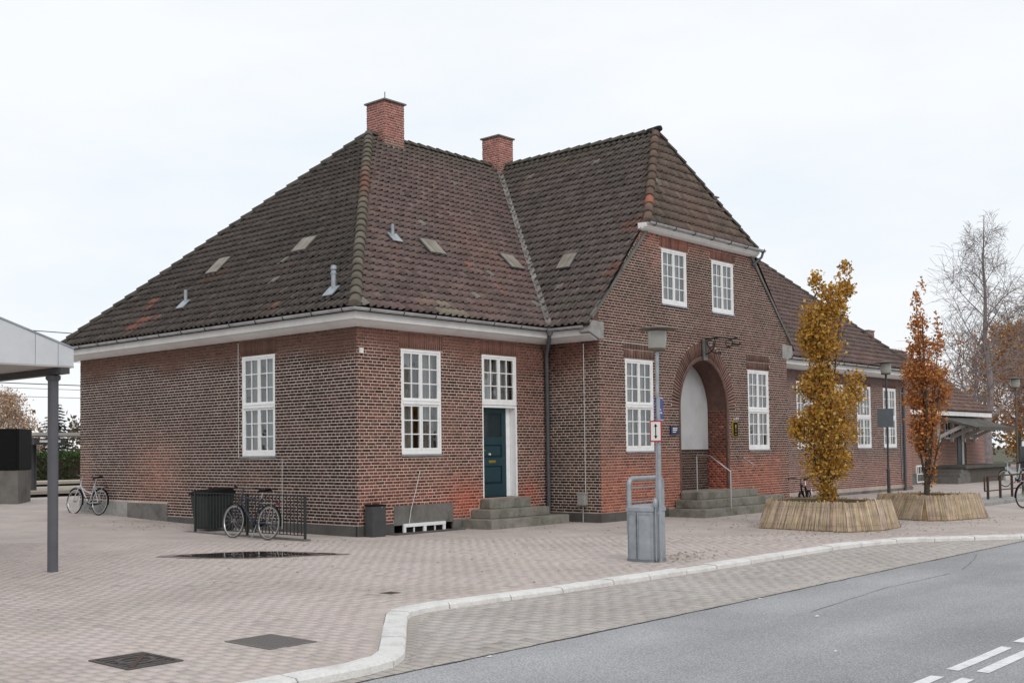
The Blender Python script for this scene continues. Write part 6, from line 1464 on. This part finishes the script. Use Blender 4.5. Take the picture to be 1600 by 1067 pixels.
leaf_tree(78.5, 8.6, -0.4, 10.0, 6.5, 'orange brown tree cut by the right edge of the picture', ORG, 9000, 0.24, 62, 'maple_tree')
BRN = [s2l(c) for c in ((96, 86, 66), (110, 92, 72), (84, 82, 58), (120, 98, 80))]
leaf_tree(16.6, 40.5, -0.4, 3.6, 3.2, 'brownish bush tree right of the dark post behind the hedge', BRN, 2600, 0.14, 63, 'bush')
leaf_tree(12.2, 41.0, -0.4, 2.6, 2.6, 'low reddish bush above the hedge between display and post', [s2l(c) for c in ((128, 92, 76), (110, 84, 66), (96, 88, 62))], 1600, 0.14, 64, 'bush')
leaf_tree(93, 40, -0.5, 7.0, 9.0, 'distant grey brown tree low behind the annex roof', [s2l(c) for c in ((120, 104, 92), (104, 96, 84))], 2400, 0.3, 65, 'tree')
# conifer: whorls of drooping boughs
root = empty('fir_tree', (21.7, 54.4, -0.4)); tag(root, 'dark green fir standing behind the hedge and the canopy post', 'tree'); r = np.random.default_rng(71); h = 5.6
mb = MB(); mb.tube([(0, 0, 0), (0, 0, h)], [0.11, 0.015], 8); mb.build('trunk', M['bark'], root)
V = []; C = []; br = MB()
for k in range(24):
    z = 0.5+(h-0.6)*(k/24)**0.95; L_ = 1.75*(1-z/h)**0.8+0.12
    for j in range(7):
        a = j*2*PI/7+k*0.9+r.normal(0, 0.2); Lj = L_*(0.75+0.4*r.random()); e = np.array([math.cos(a), math.sin(a), 0]); br.tube([(0, 0, z), tuple(e*Lj*0.5+np.array([0, 0, z+0.02])), tuple(e*Lj+np.array([0, 0, z-0.12*Lj]))], [0.02, 0.012, 0.004], 4)
        for q in range(int(70*Lj)+10):
            t = r.random()**0.7; p = e*Lj*t+np.array([0, 0, z-0.12*Lj*t*t]); d = e*0.6+np.array([-e[1], e[0], 0])*r.choice([-1, 1])*(0.8+0.3*r.random())+np.array([0, 0, -0.25+0.2*r.normal()]); d = d/np.linalg.norm(d)*(0.13+0.15*r.random()); s_ = np.cross(d, [0, 0, 1]); s_ = s_/max(1e-6, np.linalg.norm(s_))*0.045
            V.append([p, p+d*0.5-s_, p+d, p+d*0.5+s_]); C.append(s2l((52, 76, 66))*(0.6+0.7*r.random()))
br.build('boughs', M['bark'], root); o_ = link('crown', quads_mesh('crown', np.array(V), [(0, 3, 2, 1)], np.array(C)), M['needle'], root); o_['kind'] = 'stuff'
# hedges
def hedge(x0, y0, x1, y1, z0, z1, th_, n, cols, label, seed, size=0.10):
    root = empty('hedge', ((x0+x1)/2, (y0+y1)/2, z0)); tag(root, label, 'hedge'); L_ = math.hypot(x1-x0, y1-y0); a = math.atan2(y1-y0, x1-x0); root.rotation_euler = (0, 0, a)
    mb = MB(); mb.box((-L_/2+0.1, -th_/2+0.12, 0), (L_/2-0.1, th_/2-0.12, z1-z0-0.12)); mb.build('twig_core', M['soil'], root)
    r = np.random.default_rng(seed); P = np.stack([(r.random(n)-.5)*L_, (r.random(n)-.5)*th_, r.random(n)*(z1-z0)], 1); f = r.integers(0, 3, n); P[f == 0, 1] = -th_/2; P[f == 1, 2] = z1-z0
    P += r.normal(scale=0.05, size=(n, 3)); ax = r.normal(size=(n, 3)); ax[:, 1] -= 0.4; ax[:, 2] += 0.4; ax /= np.linalg.norm(ax, axis=1)[:, None]; t = np.cross(ax, r.normal(size=(n, 3))); t /= np.linalg.norm(t, axis=1)[:, None]; s = size*(0.6+0.8*r.random(n))[:, None]
    V = np.stack([P, P+ax*s*0.5-t*s*0.4, P+ax*s, P+ax*s*0.5+t*s*0.4], 1); C = np.array(cols)[r.integers(0, len(cols), n)]*(0.7+0.6*r.random(n))[:, None]
    o_ = link('leaves', quads_mesh('leaves', V, [(0, 3, 2, 1)], C), M['leaf'], root); o_['kind'] = 'stuff'
GRN = [s2l(c) for c in ((58, 82, 42), (70, 96, 48), (48, 68, 38), (84, 104, 54))]
hedge(2, 37.6, 26, 37.6, -0.5, 1.55, 1.3, 16000, GRN, 'clipped green hedge beyond the platforms at the left', 81, 0.12)
hedge(55, 2.0, 66, 5.2, -0.5, 0.75, 1.6, 9000, [s2l(c) for c in ((132, 124, 84), (112, 108, 70), (146, 136, 98), (96, 98, 62))], 'straggly yellowish hedge right of the loading dock', 82, 0.14)
root = empty('fence', (57, 4.6, -0.4)); tag(root, 'dark slatted fence behind the yellowish hedge', 'fence')
for k in range(40):
    mb = MB(); mb.box((k*0.30, 0.06*k, 0), (k*0.30+0.22, 0.06*k+0.03, 1.75)); mb.build('slat', M['dark_grey'], root)
mb = MB(); mb.obox((0, 0.05, 1.3), (12, 2.4, 0), (0, 0.05, 0), (0, 0, 0.1)); mb.build('rail', M['dark_grey'], root)
# parked car behind the fence
root = empty('parked_car', (66.5, 6.4, -0.4), math.radians(15)); tag(root, 'white car mostly hidden behind the fence at the right edge', 'car')
M['car_white'] = mat('car_white', (0.75, 0.75, 0.74), 0.25, 0.03, 3, coat=0.5)
pf = [(-2.1, 0.35), (-2.15, 0.75), (-2.0, 1.05), (-1.6, 1.12), (-0.95, 1.62), (0.45, 1.66), (1.15, 1.18), (1.95, 1.0), (2.12, 0.7), (2.1, 0.35)]
mb = MB(); mb.poly_prism([(x, -0.85, z+0.45) for x, z in pf], (0, 1.7, 0)); mb.build('body', M['car_white'], root, bevel=0.06)
for s in (-0.86, 0.853):
    mb = MB(); mb.poly_prism([(-1.3, s, 1.62), (-0.85, s, 2.0), (0.4, s, 2.03), (0.95, s, 1.66)], (0, 0.008, 0)); mb.build('side_window', M['black'], root)
for x in (-1.35, 1.35):
    for y in (-0.82, 0.62):
        mb = MB(); mb.tube([(x, y, 0.75), (x, y+0.2, 0.75)], 0.33, 16); mb.build('wheel', M['tyre'], root)
# far woods that close the view low down
r = np.random.default_rng(95); blobs = [(118+r.normal(0, 6), y, 2.2+1.8*r.random(), 4, 4, 2.2+2.2*r.random()) for y in np.linspace(-30, 60, 26)]
o_ = foliage('far_woods', blobs, 9000, 0.55, [s2l(c) for c in ((112, 100, 84), (98, 92, 74), (128, 104, 80), (84, 86, 66))], None, 96); o_['kind'] = 'stuff'
blobs = [(x, 74+r.normal(0, 5), 1.2+1.2*r.random(), 3.5, 3.5, 1.4+1.4*r.random()) for x in np.linspace(0, 70, 26)]
o_ = foliage('far_woods', blobs, 8000, 0.42, [s2l(c) for c in ((112, 98, 84), (98, 96, 72), (126, 106, 86), (88, 92, 68))], None, 97); o_['kind'] = 'stuff'
# fallen leaves on the paving
r = np.random.default_rng(91); V = []; C = []
spots_ = [(-0.2, -7.45, 0.5, 46), (0.6, -7.2, 0.6, 30), (-0.6, 5.6, 0.9, 60), (-0.35, 7.2, 0.9, 30), (7.2, -5.0, 1.2, 90), (5.5, -6.8, 0.8, 70), (7.2, -7.9, 0.9, 70), (11.0, -8.1, 1.0, 90), (9.4, -6.8, 0.8, 60), (3.5, -3.0, 3.0, 30), (-4.0, -5.5, 3.0, 22), (9.5, -3.0, 1.5, 40), (-1.5, -0.4, 0.6, 30), (4.0, -1.1, 0.8, 30)]
for (x, y, s, n) in spots_:
    for k in range(n):
        px_, py_ = x+s*r.normal(), y+s*0.5*r.normal()
        if not in_pav(px_, py_) or py_ < kerb_y(px_)+0.1: continue
        a = r.random()*2*PI; L_ = 0.03+0.03*r.random(); e = np.array([math.cos(a), math.sin(a), 0])*L_; t = np.array([-e[1], e[0], 0])*0.4; p = np.array([px_, py_, gz(px_, py_)+0.008])
        V.append([p, p+e*0.5-t+[0, 0, 0.008], p+e+[0, 0, 0.003], p+e*0.5+t+[0, 0, 0.01]]); C.append(s2l((134, 100, 62))*(0.5+0.7*r.random()))
o_ = link('fallen_leaves', quads_mesh('fallen_leaves', np.array(V), [(0, 1, 2, 3)], np.array(C)), M['leaf']); o_['kind'] = 'stuff'
for sc_i, (x, y, w_) in enumerate(((-4.15, -11.6, 0.06), (-7.9, -10.48, 0.05), (-3.3, -10.50, 0.05), (-5.9, -12.6, 0.035))):
    mb = MB(); mb.add([(x, y, RZ+0.006), (x+w_, y-0.01, RZ+0.006), (x+w_*1.1, y+w_*0.4, RZ+0.012), (x+0.01, y+w_*0.5, RZ+0.007)], [(0, 1, 2, 3)]); b = mb.build('paper_scrap', M['sign_white']); tag(b, ('crumpled white scrap on the open asphalt', 'small white scrap on the tar joint below the kerb bend', 'white scrap on the tar joint under the litter bin', 'tiniest white scrap low on the asphalt')[sc_i], 'litter', 'paper scraps on the road')
